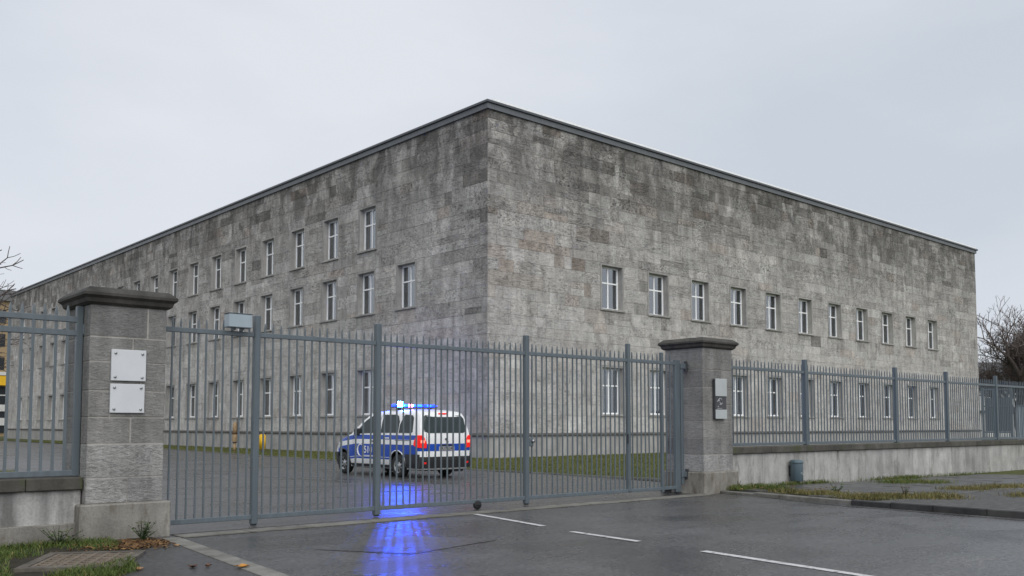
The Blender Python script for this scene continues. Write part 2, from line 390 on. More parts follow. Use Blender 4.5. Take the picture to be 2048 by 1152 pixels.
# flush kerb strip running out from the left pillar
ks = tag(sheet('kerb_strip', [(-21.72, -19.2), (-21.55, -19.2), (-22.0, -23.4), (-22.22, -23.4)], 0.008, M['joint']), kind='structure')
p0, p1 = Vector((-21.63, -19.15)), Vector((-22.25, -24.6)); d = (p1 - p0).normalized(); nn = Vector((-d.y, d.x))
s_ = 0.0
while s_ < 5.4:
    L_ = random.uniform(0.55, 0.95); a, b = p0 + d * s_, p0 + d * (s_ + L_ - 0.015)
    q = [a - nn * 0.115, b - nn * 0.115, b + nn * 0.115, a + nn * 0.115]
    mb = MB(); mb.add([(v.x, v.y, 0.0) for v in q] + [(v.x, v.y, 0.02) for v in q], [(4, 5, 6, 7), (0, 1, 5, 4), (1, 2, 6, 5), (2, 3, 7, 6), (3, 0, 4, 7)])
    mb.build('kerb_stone', M['kerb'], ks); s_ += L_

sheet('footpath', [(-21.80, -19.55), (-22.32, -24.6), (-30, -26), (-26.5, -23.5), (-23.2, -22.0), (-22.85, -20.9), (-22.35, -20.0)], 0.012, M['asphalt3'])
sheet('asphalt_patch', [(-20.75, -21.35), (-19.1, -20.95), (-18.5, -22.1), (-20.1, -22.45)], 0.009, M['asphalt4'])
sheet('soil_bed', [(-21.75, -18.7), (-21.78, -19.6), (-22.35, -20.05), (-22.85, -20.95), (-23.2, -22.05), (-26.5, -23.5), (-30, -24), (-30, -18.2), (-23, -18.3)], 0.010, M['soil'])

def dash(name, a, b, w, mat, z=0.010):
    a, b = Vector(a), Vector(b); d = (b - a).normalized(); n = Vector((-d.y, d.x)) * (w / 2)
    return sheet(name, [(v.x, v.y) for v in (a - n, b - n, b + n, a + n)], z, mat)
dash('lane_dash', (-16.45, -18.95), (-16.92, -21.33), 0.11, M['paint'])
dash('lane_dash', (-17.12, -22.1), (-17.25, -23.45), 0.11, M['paint'])
dash('lane_dash', (-17.38, -24.55), (-17.75, -27.4), 0.12, M['paint'])
dash('parking_line', (-14.2, -4.0), (-12.7, -12.9), 0.07, M['paint2'], 0.006)
dash('parking_line', (-12.9, 7.0), (-10.0, -3.6), 0.07, M['paint2'], 0.006)
dash('parking_line', (-19.5, 6.0), (-14.6, -3.8), 0.07, M['paint2'], 0.006)

# lawns
LAWN = [(-6.5, -16.6), (-6.9, -7.2), (-6.25, 2.5), (-4.5, 25.3), (-4.1, 45), (-4.1, 100), (0.5, 100), (0.5, 0.5), (70, 0.5), (70, -17.0)]
sheet('lawn', LAWN, 0.03, M['lawn'])
LAWN2 = [(-18.4, 2.2), (-19.7, -4.3), (-20.2, -8.0), (-22.5, -12.5), (-34, -14), (-34, 6)]
sheet('side_lawn', LAWN2, 0.02, M['lawn'])
# lawn edging kerb along the courtyard
ed = tag(sheet('lawn_edging', [(-6.62, -16.6), (-6.46, -16.6), (-6.8, -7.2), (-6.98, -7.2)], 0.012, M['kerb']), kind='structure')
for (a, b) in (((-6.56, -16.6), (-6.95, -7.2)), ((-6.95, -7.2), (-6.3, 2.5)), ((-6.3, 2.5), (-4.55, 25.3))):
    a, b = Vector(a), Vector(b); d = (b - a).normalized(); n = Vector((-d.y, d.x)) * 0.05
    Lq = (b - a).length; k = int(Lq / 1.0)
    for i in range(k):
        c0, c1 = a + d * (i * Lq / k + 0.008), a + d * ((i + 1) * Lq / k - 0.008); zt = 0.045 + random.uniform(-0.008, 0.008)
        q = [c0 - n, c1 - n, c1 + n, c0 + n]; mb = MB()
        mb.add([(v.x, v.y, -0.02) for v in q] + [(v.x, v.y, zt) for v in q], [(4, 5, 6, 7), (0, 1, 5, 4), (1, 2, 6, 5), (2, 3, 7, 6), (3, 0, 4, 7)])
        mb.build('kerb_stone', M['kerb'], ed)

# right-hand pavement: slabs sloping gently away, kerb towards the drive
def pz(x): return 0.085 - (x + 9.0) * 0.0105
pav = MB(); pav.add([(x, y, pz(x) - 0.035) for x, y in ((-9.35, -18.3), (-9.4, -19.3), (-10.05, -22.4), (-10.4, -26), (-10.2, -60), (60, -60), (60, -19.2))], [(0, 1, 2, 3, 4, 5, 6)])
pavement = tag(pav.build('pavement', M['joint']), kind='structure')
sl = MB(); sl.cbox(-0.5, 0.5, -0.375, 0.375, -0.05, 0.0, 0.006); slab_me = sl.mesh('slab', M['slab'])
def kx(y):  # kerb line
    return float(np.interp(-y, [18.3, 19.3, 22.4, 26, 60], [-9.3, -9.35, -10.05, -10.4, -10.2]))
for j in range(13):
    y = -19.05 - j * 0.76 - 0.375
    for i in range(30):
        x = -9.6 + i * 1.01 + (0.5 if j % 2 else 0.0)
        if x - 0.5 < kx(y) + 0.05: continue
        if y < -22.9 and x < -3.2 + (-22.9 - y) * 0.3: continue
        if x > 14: continue
        o = link('slab', slab_me, pavement, (x, y - (x + 9) * 0.0116, pz(x) + random.uniform(-0.004, 0.003)))
        o.rotation_euler = (R(random.uniform(-0.5, 0.5)), R(0.6 + random.uniform(-0.5, 0.5)), 0)
gv = MB(); gpts = [(-10.05, -22.9), (-3.4, -22.9), (-2.2, -27), (-1, -60), (-10.1, -60), (-10.3, -26)]
gv.add([(x, y, pz(x) - 0.005) for x, y in gpts], [tuple(range(6))[::-1]])
tag(gv.build('gravel_strip', M['gravel']), kind='structure')
kb = tag(sheet('kerb', [(-9.45, -18.7), (-9.2, -18.7), (-9.2, -19.3), (-9.45, -19.3)], 0.02, M['kerb']), kind='structure')
kpts = [(-9.33, -18.95), (-9.55, -20.1), (-9.95, -21.6), (-10.15, -22.6), (-10.35, -24.2), (-10.45, -26), (-10.45, -34)]
tot = 0
for (a, b) in zip(kpts[:-1], kpts[1:]):
    a, b = Vector(a), Vector(b); d = (b - a).normalized(); n = Vector((-d.y, d.x)) * 0.075
    Lq = (b - a).length; k = max(1, round(Lq / 0.95))
    for i in range(k):
        c0, c1 = a + d * (i * Lq / k + 0.006), a + d * ((i + 1) * Lq / k - 0.006)
        zt = float(np.interp(-c0.y, [18.9, 20, 22, 23.5, 40], [0.06, 0.085, 0.10, 0.125, 0.13]))
        q = [c0 - n, c1 - n, c1 + n, c0 + n]; q2 = [c0 - n * 0.8, c1 - n * 0.8, c1 + n * 0.8, c0 + n * 0.8]; mb = MB()
        mb.add([(v.x, v.y, -0.04) for v in q] + [(v.x, v.y, zt - 0.015) for v in q] + [(v.x, v.y, zt) for v in q2],
               [(8, 9, 10, 11)] + [(i_, (i_ + 1) % 4, 4 + (i_ + 1) % 4, 4 + i_) for i_ in range(4)] + [(4 + i_, 4 + (i_ + 1) % 4, 8 + (i_ + 1) % 4, 8 + i_) for i_ in range(4)])
        mb.build('kerb_stone', M['kerb'] if c0.y > -22.5 else M['kerb_dark'], kb)
sheet('gutter_strip', [(-9.5, -19.9), (-10.0, -21.6), (-10.22, -22.6), (-10.52, -26), (-10.52, -34), (-10.85, -34), (-10.78, -26), (-10.45, -22.6), (-10.15, -21.4)], 0.009, M['asphalt4'])

# ------------------------------------------------------------------ the stone building
H, LR, LL = 16.17, 53.3, 82.75
bld = empty('stone_building'); tag(bld, 'long grey stone office building with flat roof and rows of white windows', 'building')
ROWS = {1: (2.02, 4.38), 2: (7.32, 9.54), 3: (10.72, 13.0)}
WW = 1.55
win_R = [(1, [8.27 + 3.66 * k for k in range(11)]), (2, [8.27 + 3.66 * k for k in range(11)])]
win_L = [(1, [9.92 + 3.755 * k for k in range(19)]), (2, [6.3] + [9.95 + 3.755 * k for k in range(19)]), (3, [9.86 + 3.755 * k for k in range(19)])]
SB = 0.11   # surround width
def mapR(s, d, z): return (s, d, z)
def mapL(s, d, z): return (d, s, z)
zb = [1.12]
for r in (1, 2, 3): zb += [ROWS[r][0] - 0.08, ROWS[r][1] + SB]
zb += [15.86]
zcourses = []
crng = random.Random(3)
for a, b in zip(zb[:-1], zb[1:]):
    n = max(1, round((b - a) / 0.55)); hs = [crng.uniform(0.75, 1.25) for _ in range(n)]; S = sum(hs); z = a
    for h in hs: zcourses.append((z, z + h / S * (b - a))); z += h / S * (b - a)
DCORE = 0.011
def facade(map_, wins, length, flip, s0):
    wdict = {r: xs for r, xs in wins}
    # core wall with openings and reveals
    mb = MB()
    def quad(pts):
        vs = [map_(*p) for p in pts]; mb.add(vs, [(0, 1, 2, 3) if not flip else (3, 2, 1, 0)])
    zz = [0.0]
    for r in (1, 2, 3): zz += list(ROWS[r])
    zz += [15.9]
    for i, (a, b) in enumerate(zip(zz[:-1], zz[1:])):
        row = {1: 1, 3: 2, 5: 3}.get(i); xs = wdict.get(row, []) if row else []
        cur = DCORE
        for x in xs:
            quad([(cur, DCORE, a), (x - WW / 2, DCORE, a), (x - WW / 2, DCORE, b), (cur, DCORE, b)])
            l, r_, d0, d1 = x - WW / 2, x + WW / 2, DCORE, 0.42
            quad([(l, d0, a), (l, d1, a), (l, d1, b), (l, d0, b)]); quad([(r_, d1, a), (r_, d0, a), (r_, d0, b), (r_, d1, b)])
            quad([(l, d1, b), (r_, d1, b), (r_, d0, b), (l, d0, b)]); quad([(l, d0, a), (r_, d0, a), (r_, d1, a), (l, d1, a)])
            cur = x + WW / 2
        quad([(cur, DCORE, a), (length, DCORE, a), (length, DCORE, b), (cur, DCORE, b)])
    mb.build('wall', M['mortar'], bld)
    # stones
    stones = []
    rg = random.Random(11 if flip else 5)
    for ci, (a, b) in enumerate(zcourses):
        blocked = []
        for r, xs in wdict.items():
            if b > ROWS[r][0] - 0.08 + 1e-4 and a < ROWS[r][1] + SB - 1e-4:
                blocked += [(x - WW / 2 - SB, x + WW / 2 + SB) for x in xs]
        cur = s0; segs = []
        for l, h in sorted(blocked): segs.append((cur, l)); cur = h
        segs.append((cur, length))
        for l, h in segs:
            w = h - l
            if w < 0.05: continue
            k = max(1, round(w / rg.uniform(0.85, 1.45))); ws = [rg.uniform(0.4, 1.7) for _ in range(k)]; S = sum(ws); x = l
            for q in ws:
                x1 = x + q / S * w; zc = (a + b) / 2
                # some tall courses are split into two thin stones
                subs = [(a, b)]
                if rg.random() < 0.12 and b - a > 0.5: m = a + (b - a) * rg.uniform(0.4, 0.6); subs = [(a, m), (m, b)]
                for (a_, b_) in subs:
                    t = 0.5 + rg.gauss(0, 0.105)
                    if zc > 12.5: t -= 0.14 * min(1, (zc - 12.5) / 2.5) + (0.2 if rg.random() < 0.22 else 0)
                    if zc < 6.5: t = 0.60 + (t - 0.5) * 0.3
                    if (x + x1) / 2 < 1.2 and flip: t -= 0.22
                    if rg.random() < 0.06: t += 0.18
                    if rg.random() < 0.035 and zc > 5: t -= 0.24
                    wm = rg.uniform(0.0, 0.08) if rg.random() < 0.93 else rg.uniform(0.10, 0.32)
                    if (not flip) and 6 < zc < 12 and x < 9 and rg.random() < 0.22: wm = max(wm, rg.uniform(0.1, 0.45))
                    stones.append((x, x1, a_, b_, rg.uniform(-0.009, 0.002), max(0, min(1, t)), wm))
                x = x1
    return stones
J = 0.005
def stone_geo(mb, map_, flip, st):
    x, x1, a, b, dj, t, wm = st; c = 0.005
    o = [(x + J, DCORE), (x1 - J, DCORE)]
    vs = [map_(x + J, DCORE, a + J), map_(x1 - J, DCORE, a + J), map_(x1 - J, DCORE, b - J), map_(x + J, DCORE, b - J),
          map_(x + J, dj + c, a + J), map_(x1 - J, dj + c, a + J), map_(x1 - J, dj + c, b - J), map_(x + J, dj + c, b - J),
          map_(x + J + c, dj, a + J + c), map_(x1 - J - c, dj, a + J + c), map_(x1 - J - c, dj, b - J - c), map_(x + J + c, dj, b - J - c)]
    fs = [(8, 9, 10, 11)] + [(i, (i + 1) % 4, 4 + (i + 1) % 4, 4 + i) for i in range(4)] + [(4 + i, 4 + (i + 1) % 4, 8 + (i + 1) % 4, 8 + i) for i in range(4)]
    if flip: fs = [f[::-1] for f in fs]
    mb.add(vs, fs, (t, wm))
cands = []
for map_, wins, ln, fl, s0 in ((mapR, win_R, LR, False, -0.004), (mapL, win_L, LL, True, DCORE + 0.004)):
    for st in facade(map_, wins, ln, fl, s0):
        c = Vector(map_((st[0] + st[1]) / 2, 0, (st[2] + st[3]) / 2)); v = c - cam.location
        n = Vector((0, -1, 0)) if not fl else Vector((-1, 0, 0))
        area = (st[1] - st[0]) * (st[3] - st[2]) * abs(v.normalized().dot(n)) / v.length_squared
        cands.append((area if c.z > 4.5 else area * 0.3, map_, fl, st))
cands.sort(key=lambda q: -q[0])
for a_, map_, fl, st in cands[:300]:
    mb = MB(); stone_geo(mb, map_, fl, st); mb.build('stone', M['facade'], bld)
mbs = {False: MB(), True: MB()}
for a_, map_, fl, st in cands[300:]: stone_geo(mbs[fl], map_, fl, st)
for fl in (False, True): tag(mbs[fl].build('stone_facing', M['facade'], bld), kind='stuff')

# windows: shared meshes, one object each
def ring_box(mb, x0, x1, z0, z1, w, y0, y1, bottom=True):
    mb.box(x0, x0 + w, y0, y1, z0, z1); mb.box(x1 - w, x1, y0, y1, z0, z1); mb.box(x0 + w, x1 - w, y0, y1, z1 - w, z1)
    if bottom: mb.box(x0 + w, x1 - w, y0, y1, z0, z0 + w)
win_sets = {}
def cur_mat(name, c, a):
    t = NT(name); n = t.noise(t.pos(), 3, 3); oi = t.new('ShaderNodeObjectInfo').outputs['Random']
    cc = t.mix(1.0, c, t.ramp(oi, [(0, (0.55, 0.56, 0.58)), (1, (1.15, 1.15, 1.12))]), 'MULTIPLY')
    return t.fin(cc, 0.9)
M['curtain'] = cur_mat('net_curtain', (0.62, 0.65, 0.68), 0.6)
def window_meshes(h):
    key = round(h, 2)
    if key in win_sets: return win_sets[key]
    hw = WW / 2; fw = 0.095
    fr = MB(); ring_box(fr, -hw + 0.004, hw - 0.004, 0.004, h - 0.004, fw, 0.30, 0.37)
    fr.box(-0.04, 0.04, 0.295, 0.365, fw, h - fw)
    zt = h * 0.62; fr.box(-hw + fw, hw - fw, 0.292, 0.362, zt - 0.035, zt + 0.035)
    fr.box(-hw + 0.02, hw - 0.02, 0.27, 0.3, 0.016, 0.085)
    frm = fr.mesh('window_frame', M['white_frame'])
    panes = []
    for sx in (-1, 1):
        for (z0, z1) in ((fw, zt - 0.035), (zt + 0.035, h - fw)):
            x0, x1 = (-hw + fw, -0.04) if sx < 0 else (0.04, hw - fw)
            p = MB(); p.box(x0, x1, 0.325, 0.335, z0, z1); panes.append(p.mesh('pane', M['glass']))
    sill = MB(); sill.cbox(-hw - 0.14, hw + 0.14, -0.09, 0.30, -0.085, 0.014, 0.008)
    sm = sill.mesh('sill', M['surround'])
    su = MB(); y0, y1 = -0.014, DCORE + 0.005
    su.box(-hw - SB + 0.006, -hw, y0, y1, -0.075, h + SB - 0.006); su.box(hw, hw + SB - 0.006, y0, y1, -0.075, h + SB - 0.006); su.box(-hw, hw, y0, y1, h, h + SB - 0.006)
    sum_ = su.mesh('surround', M['surround'])
    curt = []
    for (ranges) in ([(-0.66, 0.66)], [(-0.66, -0.12), (0.2, 0.66)], [(-0.66, -0.02), (0.3, 0.66)], [(-0.3, 0.66)]):
        c = MB()
        for a, b in ranges:
            n = max(4, int((b - a) / 0.035)); vs = []
            for i in range(n + 1):
                x = a + (b - a) * i / n; y = 0.46 + 0.03 * math.sin(x * 62) + 0.012 * math.sin(x * 23)
                vs += [(x, y, 0.05), (x, y, h - 0.02)]
            c.add(vs, [(2 * i, 2 * i + 2, 2 * i + 3, 2 * i + 1) for i in range(n)])
        curt.append(c.mesh('curtain', M['curtain']))
    win_sets[key] = (frm, panes, sm, sum_, curt); return win_sets[key]
wr = random.Random(21)
for wins, rz, pos in ((win_R, 0.0, lambda s: (s, 0)), (win_L, R(-90), lambda s: (0, s))):
    for r, xs in wins:
        frm, panes, sm, sum_, curt = window_meshes(ROWS[r][1] - ROWS[r][0])
        for k, s in enumerate(xs):
            px, py = pos(s); o = link('window', frm, bld, (px, py, ROWS[r][0]), rz)
            for p in panes: link('pane', p, o)
            link('sill', sm, o); link('surround', sum_, o)
            if not (rz and r == 1 and k == 4): link('curtain', wr.choice(curt), o)
# dark rooms behind the windows
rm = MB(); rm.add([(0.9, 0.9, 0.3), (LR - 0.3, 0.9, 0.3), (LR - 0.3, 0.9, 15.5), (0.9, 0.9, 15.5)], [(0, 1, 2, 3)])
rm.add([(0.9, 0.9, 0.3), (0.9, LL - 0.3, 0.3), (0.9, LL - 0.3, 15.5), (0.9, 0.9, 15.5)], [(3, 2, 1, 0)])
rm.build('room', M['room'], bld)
bk = MB(); bk.add([(LR, DCORE, 0), (LR, 16, 0), (LR, 16, 15.95), (LR, DCORE, 15.95), (16, 16, 0), (16, 16, 15.95), (16, LL, 0), (16, LL, 15.95), (DCORE, LL, 0), (DCORE, LL, 15.95)],
                 [(0, 1, 2, 3), (1, 4, 5, 2), (4, 6, 7, 5), (6, 8, 9, 7)])
bk.build('wall', M['mortar'], bld)
rf = MB(); rf.add([(0.0, 0.0, 16.0), (LR, 0.0, 16.0), (LR, 16, 16.0), (16, 16, 16.0), (16, LL, 16.0), (0.0, LL, 16.0)], [(0, 1, 2, 3, 4, 5)])
rf.build('roof', M['roof'], bld)
def lsweep(name, prof, mat, e=0.0):
    """sweep a closed (outward, z) profile along both street fronts"""
    mb = MB(); n = len(prof); vs = []
    for P in ('r', 'c', 'l'):
        for o_, z in prof:
            vs.append({'r': (LR + e, -o_, z), 'c': (-o_, -o_, z), 'l': (-o_, LL + e, z)}[P])
    fs = []
    for k in range(2):
        for i in range(n):
            j = (i + 1) % n; fs.append((k * n + i, k * n + j, (k + 1) * n + j, (k + 1) * n + i))
    fs += [tuple(range(n))[::-1], tuple(range(2 * n, 3 * n))]
    mb.add(vs, fs)
    o = mb.build(name, mat, bld)
    bm = bmesh.new(); bm.from_mesh(o.data); bmesh.ops.recalc_face_normals(bm, faces=bm.faces); bm.to_mesh(o.data); bm.free()
    return o
lsweep('cornice', [(-0.02, 15.80), (0.10, 15.80), (0.11, 16.04), (-0.02, 16.04)], M['cornice'], 0.10)
lsweep('roof_flashing', [(-0.25, 16.045), (0.16, 16.045), (0.20, 16.06), (0.20, 16.14), (0.18, 16.17), (-0.25, 16.15)], M['flashing'], 0.2)
MB().box(0.2, LR, -0.12, -0.08, 16.16, 16.285).build('roof_edge_strip', M['white_frame'], bld)
lsweep('plinth', [(-0.025, -0.05), (0.05, -0.05), (0.05, 0.985), (-0.025, 0.985)], M['plinth'])
lsweep('plinth_ledge', [(-0.025, 0.99), (0.11, 0.99), (0.12, 1.02), (0.12, 1.06), (0.03, 1.115), (-0.025, 1.115)], M['ledge'])

# ------------------------------------------------------------------ gate pillars
def pillar(t0, t1, o0, o1, zb_, zc0, zc1, courses, joints, label, pale):
    root = empty('gate_pillar', gp((t0 + t1) / 2, (o0 + o1) / 2), GA); tag(root, label, 'pillar', 'stone gate pillars')
    hx, hy = (t1 - t0) / 2, (o1 - o0) / 2
    MB().box(-hx + 0.006, hx - 0.006, -hy + 0.006, hy - 0.006, 0.1, zc0 + 0.02).build('mortar_core', M['pillar_mortar'], root)
    MB().cbox(-hx - 0.09, hx + 0.09, -hy - 0.09, hy + 0.09, -0.1, zb_, 0.018).build('base', M['pillar_base'], root)
    cp = MB(); e = 0.115
    ring = lambda r, z: [(-hx - r, -hy - r, z), (hx + r, -hy - r, z), (hx + r, hy + r, z), (-hx - r, hy + r, z)]
    lv = [ring(0.02, zc0), ring(0.06, zc0 + 0.03), ring(0.075, zc0 + 0.08), ring(e, zc0 + 0.115), ring(e, zc1 - 0.05), ring(e - 0.03, zc1 - 0.02), ring(0.02, zc1 + 0.03)]
    vs = [p for l in lv for p in l]; fs = [(3, 2, 1, 0)]
    for k in range(len(lv) - 1):
        fs += [(k * 4 + i, k * 4 + (i + 1) % 4, k * 4 + 4 + (i + 1) % 4, k * 4 + 4 + i) for i in range(4)]
    fs.append(tuple(len(vs) - 4 + i for i in range(4)))
    cp.add(vs, fs).build('cap', M['cap'], root)
    g = 0.006
    for i, (a, b) in enumerate(zip(courses[:-1], courses[1:])):
        js = [-1.0] + joints[i] + [1.0]
        for k in range(len(js) - 1):
            x0, x1 = js[k] * hx + (g if k else 0), js[k + 1] * hx - (g if k < len(js) - 2 else 0)
            dv = random.uniform(-0.004, 0.004)
            MB().cbox(x0, x1, -hy + dv, hy, a + g, b - g, 0.007).build('stone_block', M['pillar_lt'] if i in pale else M['pillar'], root)
    return root
pillar(-1.15, -0.16, -0.30, 0.68, 0.475, 3.08, 3.28, [0.475, 0.81, 1.25, 1.60, 1.95, 2.33, 2.66, 3.085],
       [[0.05], [], [0.1], [-0.45], [0.35], [0.12], [0.5]], 'tall stone gate pillar carrying two blank square plaques', (0, 1))
pillar(11.55, 12.62, -0.45, 0.6, 0.47, 3.20, 3.40, [0.47, 0.85, 1.22, 1.58, 1.95, 2.33, 2.72, 3.205],
       [[0.0], [0.25], [], [0.0], [-0.3], [0.3], [-0.05]], 'stone gate pillar with a narrow grey intercom panel', (0,))

# plaques on the left pillar
M['plaque'] = plain('plaque_enamel', (0.56, 0.58, 0.60), 0.35, 0, 0.05, 3)
M['bolt'] = plain('steel_bolt', (0.35, 0.36, 0.37), 0.3, 0.9)
def plaque(t0, t1, z0, z1, label):
    root = empty('wall_plaque', gp((t0 + t1) / 2, -0.306, z0), GA); tag(root, label, 'plaque', 'blank plaques on the pillar')
    w, h = (t1 - t0) / 2, z1 - z0
    MB().cbox(-w, w, -0.035, -0.004, 0, h, 0.005).build('plate', M['plaque'], root)
    for sx in (-1, 1):
        for z in (0.05, h - 0.05):
            b = MB(); b.lathe([(0, -0.05), (0.012, -0.05), (0.018, -0.046), (0.018, -0.034)], 10, 'y')
            b.build('bolt', M['bolt'], root, (sx * (w - 0.05), 0, z), smooth=True)
plaque(-0.885, -0.435, 2.085, 2.50, 'upper blank grey plaque bolted to the tall pillar')
plaque(-0.89, -0.445, 1.66, 2.045, 'lower blank grey plaque bolted to the tall pillar')

# intercom panel on the right pillar
M['panel'] = plain('panel_grey', (0.40, 0.43, 0.43), 0.45, 0, 0.08, 4)
M['panel_dark'] = plain('panel_dark', (0.05, 0.052, 0.06), 0.35, 0, 0.1, 8)
M['panel_mark'] = plain('panel_mark', (0.42, 0.43, 0.45), 0.5, 0, 0.2, 40)
ic = empty('intercom_panel', gp(12.08, -0.455, 1.64), GA); tag(ic, 'narrow grey intercom panel with a dark middle screen', 'intercom')
MB().cbox(-0.20, 0.20, -0.075, -0.004, 0, 0.88, 0.008).build('housing', M['panel_dark'], ic)
MB().cbox(-0.205, 0.205, -0.10, -0.078, 0.495, 0.885, 0.006).build('upper_cover', M['panel'], ic)
MB().cbox(-0.205, 0.205, -0.095, -0.078, -0.005, 0.20, 0.006).build('lower_cover', M['panel'], ic)
MB().box(-0.185, 0.195, -0.082, -0.0755, 0.205, 0.49).build('screen', M['panel_dark'], ic)
mk = MB()
for a0, a1, rr, cx, cz in ((20, 200, 0.055, -0.03, 0.40), (200, 330, 0.05, 0.0, 0.38), (60, 160, 0.04, -0.10, 0.36)):
    pr = None
    for i in range(9):
        a = R(a0 + (a1 - a0) * i / 8); p = (cx + rr * math.cos(a), -0.084, cz + rr * math.sin(a))
        if pr: mk.tube(pr, p, 0.009, 0.009, 4)
        pr = p
mk.box(-0.10, -0.06, -0.086, -0.0825, 0.39, 0.43); mk.box(-0.05, 0.02, -0.086, -0.0825, 0.31, 0.325); mk.box(-0.12, -0.09, -0.086, -0.0825, 0.26, 0.28); mk.box(-0.14, 0.04, -0.086, -0.0825, 0.225, 0.234)
mk.build('emblem', M['panel_mark'], ic)

# ------------------------------------------------------------------ steel gate and fences
def bar_mesh(w, z0, z1, name='bar'):
    h = w / 2; mb = MB(); tp = z1 - 0.07
    vs = [(-h, -h, z0), (h, -h, z0), (h, h, z0), (-h, h, z0), (-h, -h, tp), (h, -h, tp), (h, h, tp), (-h, h, tp), (-h * 0.25, -h * 0.6, z1), (h * 0.25, -h * 0.6, z1), (h * 0.25, h * 0.6, z1), (-h * 0.25, h * 0.6, z1)]
    fs = [(3, 2, 1, 0), (8, 9, 10, 11)] + [(i, (i + 1) % 4, 4 + (i + 1) % 4, 4 + i) for i in range(4)] + [(4 + i, 4 + (i + 1) % 4, 8 + (i + 1) % 4, 8 + i) for i in range(4)]
    return mb.add(vs, fs).mesh(name, M['steel'])
def bars(root, me, t0, t1, step, posts, pw=0.07):
    stops = sorted([t0] + posts + [t1])
    for a, b in zip(stops[:-1], stops[1:]):
        n = max(1, round((b - a) / step))
        for i in range(1, n):
            o = link('bar', me, root, (a + (b - a) * i / n + random.uniform(-0.004, 0.004), random.uniform(-0.003, 0.003), random.uniform(-0.008, 0.008)))
            o.rotation_euler = (R(random.uniform(-0.25, 0.25)), R(random.uniform(-0.22, 0.22)), 0)
def post(root, t, w, z0, z1, dpt=None, name='post'):
    dpt = dpt or w
    mb = MB(); mb.cbox(t - w / 2, t + w / 2, -dpt / 2, dpt / 2, z0, z1, 0.008); return mb.build(name, M['steel2'], root)

gate = empty('steel_gate', gp(0, 0), GA); tag(gate, 'wide blue grey steel bar gate closed between the two stone pillars', 'gate')
gposts = [1.31, 3.455, 6.75, 9.61, 10.69]
gbar = bar_mesh(0.0225, 0.11, 3.03)
bars(gate, gbar, -0.10, 11.12, 0.134, gposts)
MB().cbox(-0.12, 11.16, -0.026, 0.026, 2.815, 2.885, 0.006).build('rail', M['steel'], gate)
MB().cbox(-0.12, 11.16, -0.028, 0.028, 0.105, 0.175, 0.006).build('rail', M['steel'], gate)
for t, w, z0, z1 in ((1.31, 0.095, 0.035, 3.14), (3.455, 0.10, 0.035, 3.17), (6.75, 0.095, 0.035, 3.19), (9.61, 0.085, 0.12, 3.2), (10.69, 0.07, 0.06, 3.07)):
    post(gate, t, w, z0, z1)
for t in (1.31, 3.455, 6.75):
    MB().cbox(t - 0.035, t + 0.035, -0.035, 0.035, 0.012, 0.034, 0.004).build('foot', M['dark'], gate)
post(gate, 11.20, 0.16, 0.04, 2.93, 0.08, 'hinge_post')
post(gate, 11.34, 0.09, 0.2, 2.86, 0.10, 'hinge_tube')
for z in (2.80, 0.42):
    MB().cbox(11.28, 11.56, -0.07, 0.07, z - 0.06, z + 0.06, 0.008).build('hinge', M['steel2'], gate)
    b = MB(); b.lathe([(0, -0.11), (0.04, -0.11), (0.04, 0.11), (0, 0.11)], 12, 'z'); b.build('hinge_pin', M['dark'], gate, (11.47, -0.05, z))
MB().cbox(11.13, 11.27, -0.06, 0.06, 0.012, 0.035, 0.006).build('foot', M['dark'], gate)
MB().box(10.86, 11.06, 0.05, 0.11, 0.02, 0.10).build('stop_block', M['dark'], gate)
# latch and lock on the third post
lk = MB(); lk.cbox(6.80, 6.90, -0.05, 0.03, 1.10, 1.26, 0.01); lk.build('lock', M['steel2'], gate)
lk = MB(); lk.lathe([(0, -0.09), (0.03, -0.09), (0.035, -0.07), (0.02, -0.05)], 12, 'y'); lk.build('lock_cylinder', M['bolt'], gate, (6.87, 0, 1.2), smooth=True)
lk = MB(); lk.cbox(9.535, 9.565, -0.06, -0.03, 1.12, 1.32, 0.005); lk.build('handle', M['dark'], gate)
# black castor below the bottom rail
cs = MB(); cs.lathe([(0.02, -0.035), (0.07, -0.035), (0.078, -0.02), (0.078, 0.02), (0.07, 0.035), (0.02, 0.035)], 18, 'y')
c_o = cs.build('castor', M['black'], gate, (5.56, -0.02, 0.0785), smooth=True)
MB().box(-0.05, 0.05, -0.05, -0.04, 0.0, 0.06).build('fork', M['dark'], c_o)
# control box clipped to the top rail
M['box'] = plain('box_grey', (0.30, 0.36, 0.40), 0.35, 0, 0.08, 5)
bx = empty('control_box', gp(0.97, -0.10, 2.90), GA); tag(bx, 'small pale grey control box mounted on top of the gate rail', 'box')
MB().cbox(-0.18, 0.18, -0.09, 0.09, 0.025, 0.225, 0.01).build('case', M['box'], bx)
MB().box(-0.186, 0.186, -0.095, 0.095, 0.2265, 0.236).build('lid', M['steel2'], bx)
for x in (-0.06, 0.07): MB().box(x - 0.015, x + 0.015, -0.02, 0.09, -0.012, 0.0265).build('bracket', M['steel2'], bx)

fl = empty('steel_fence', gp(-1.2, 0, 0.83), GA); tag(fl, 'short steel bar fence with twin top rails beside the tall pillar', 'fence', 'steel bar fences')
lb = bar_mesh(0.033, 0.02, 2.23)
bars(fl, lb, -3.2, 0.0, 0.139, [])
for z in (2.06, 1.88, 0.045): MB().cbox(-3.3, 0.0, -0.03, 0.03, z - 0.038, z + 0.038, 0.006).build('rail', M['steel'], fl)
post(fl, 0.0, 0.085, 0.0, 2.24); post(fl, -3.3, 0.085, 0.0, 2.24)
MB().cbox(0.03, 0.10, -0.06, 0.06, 1.86, 2.0, 0.008).build('bracket', M['steel2'], fl)

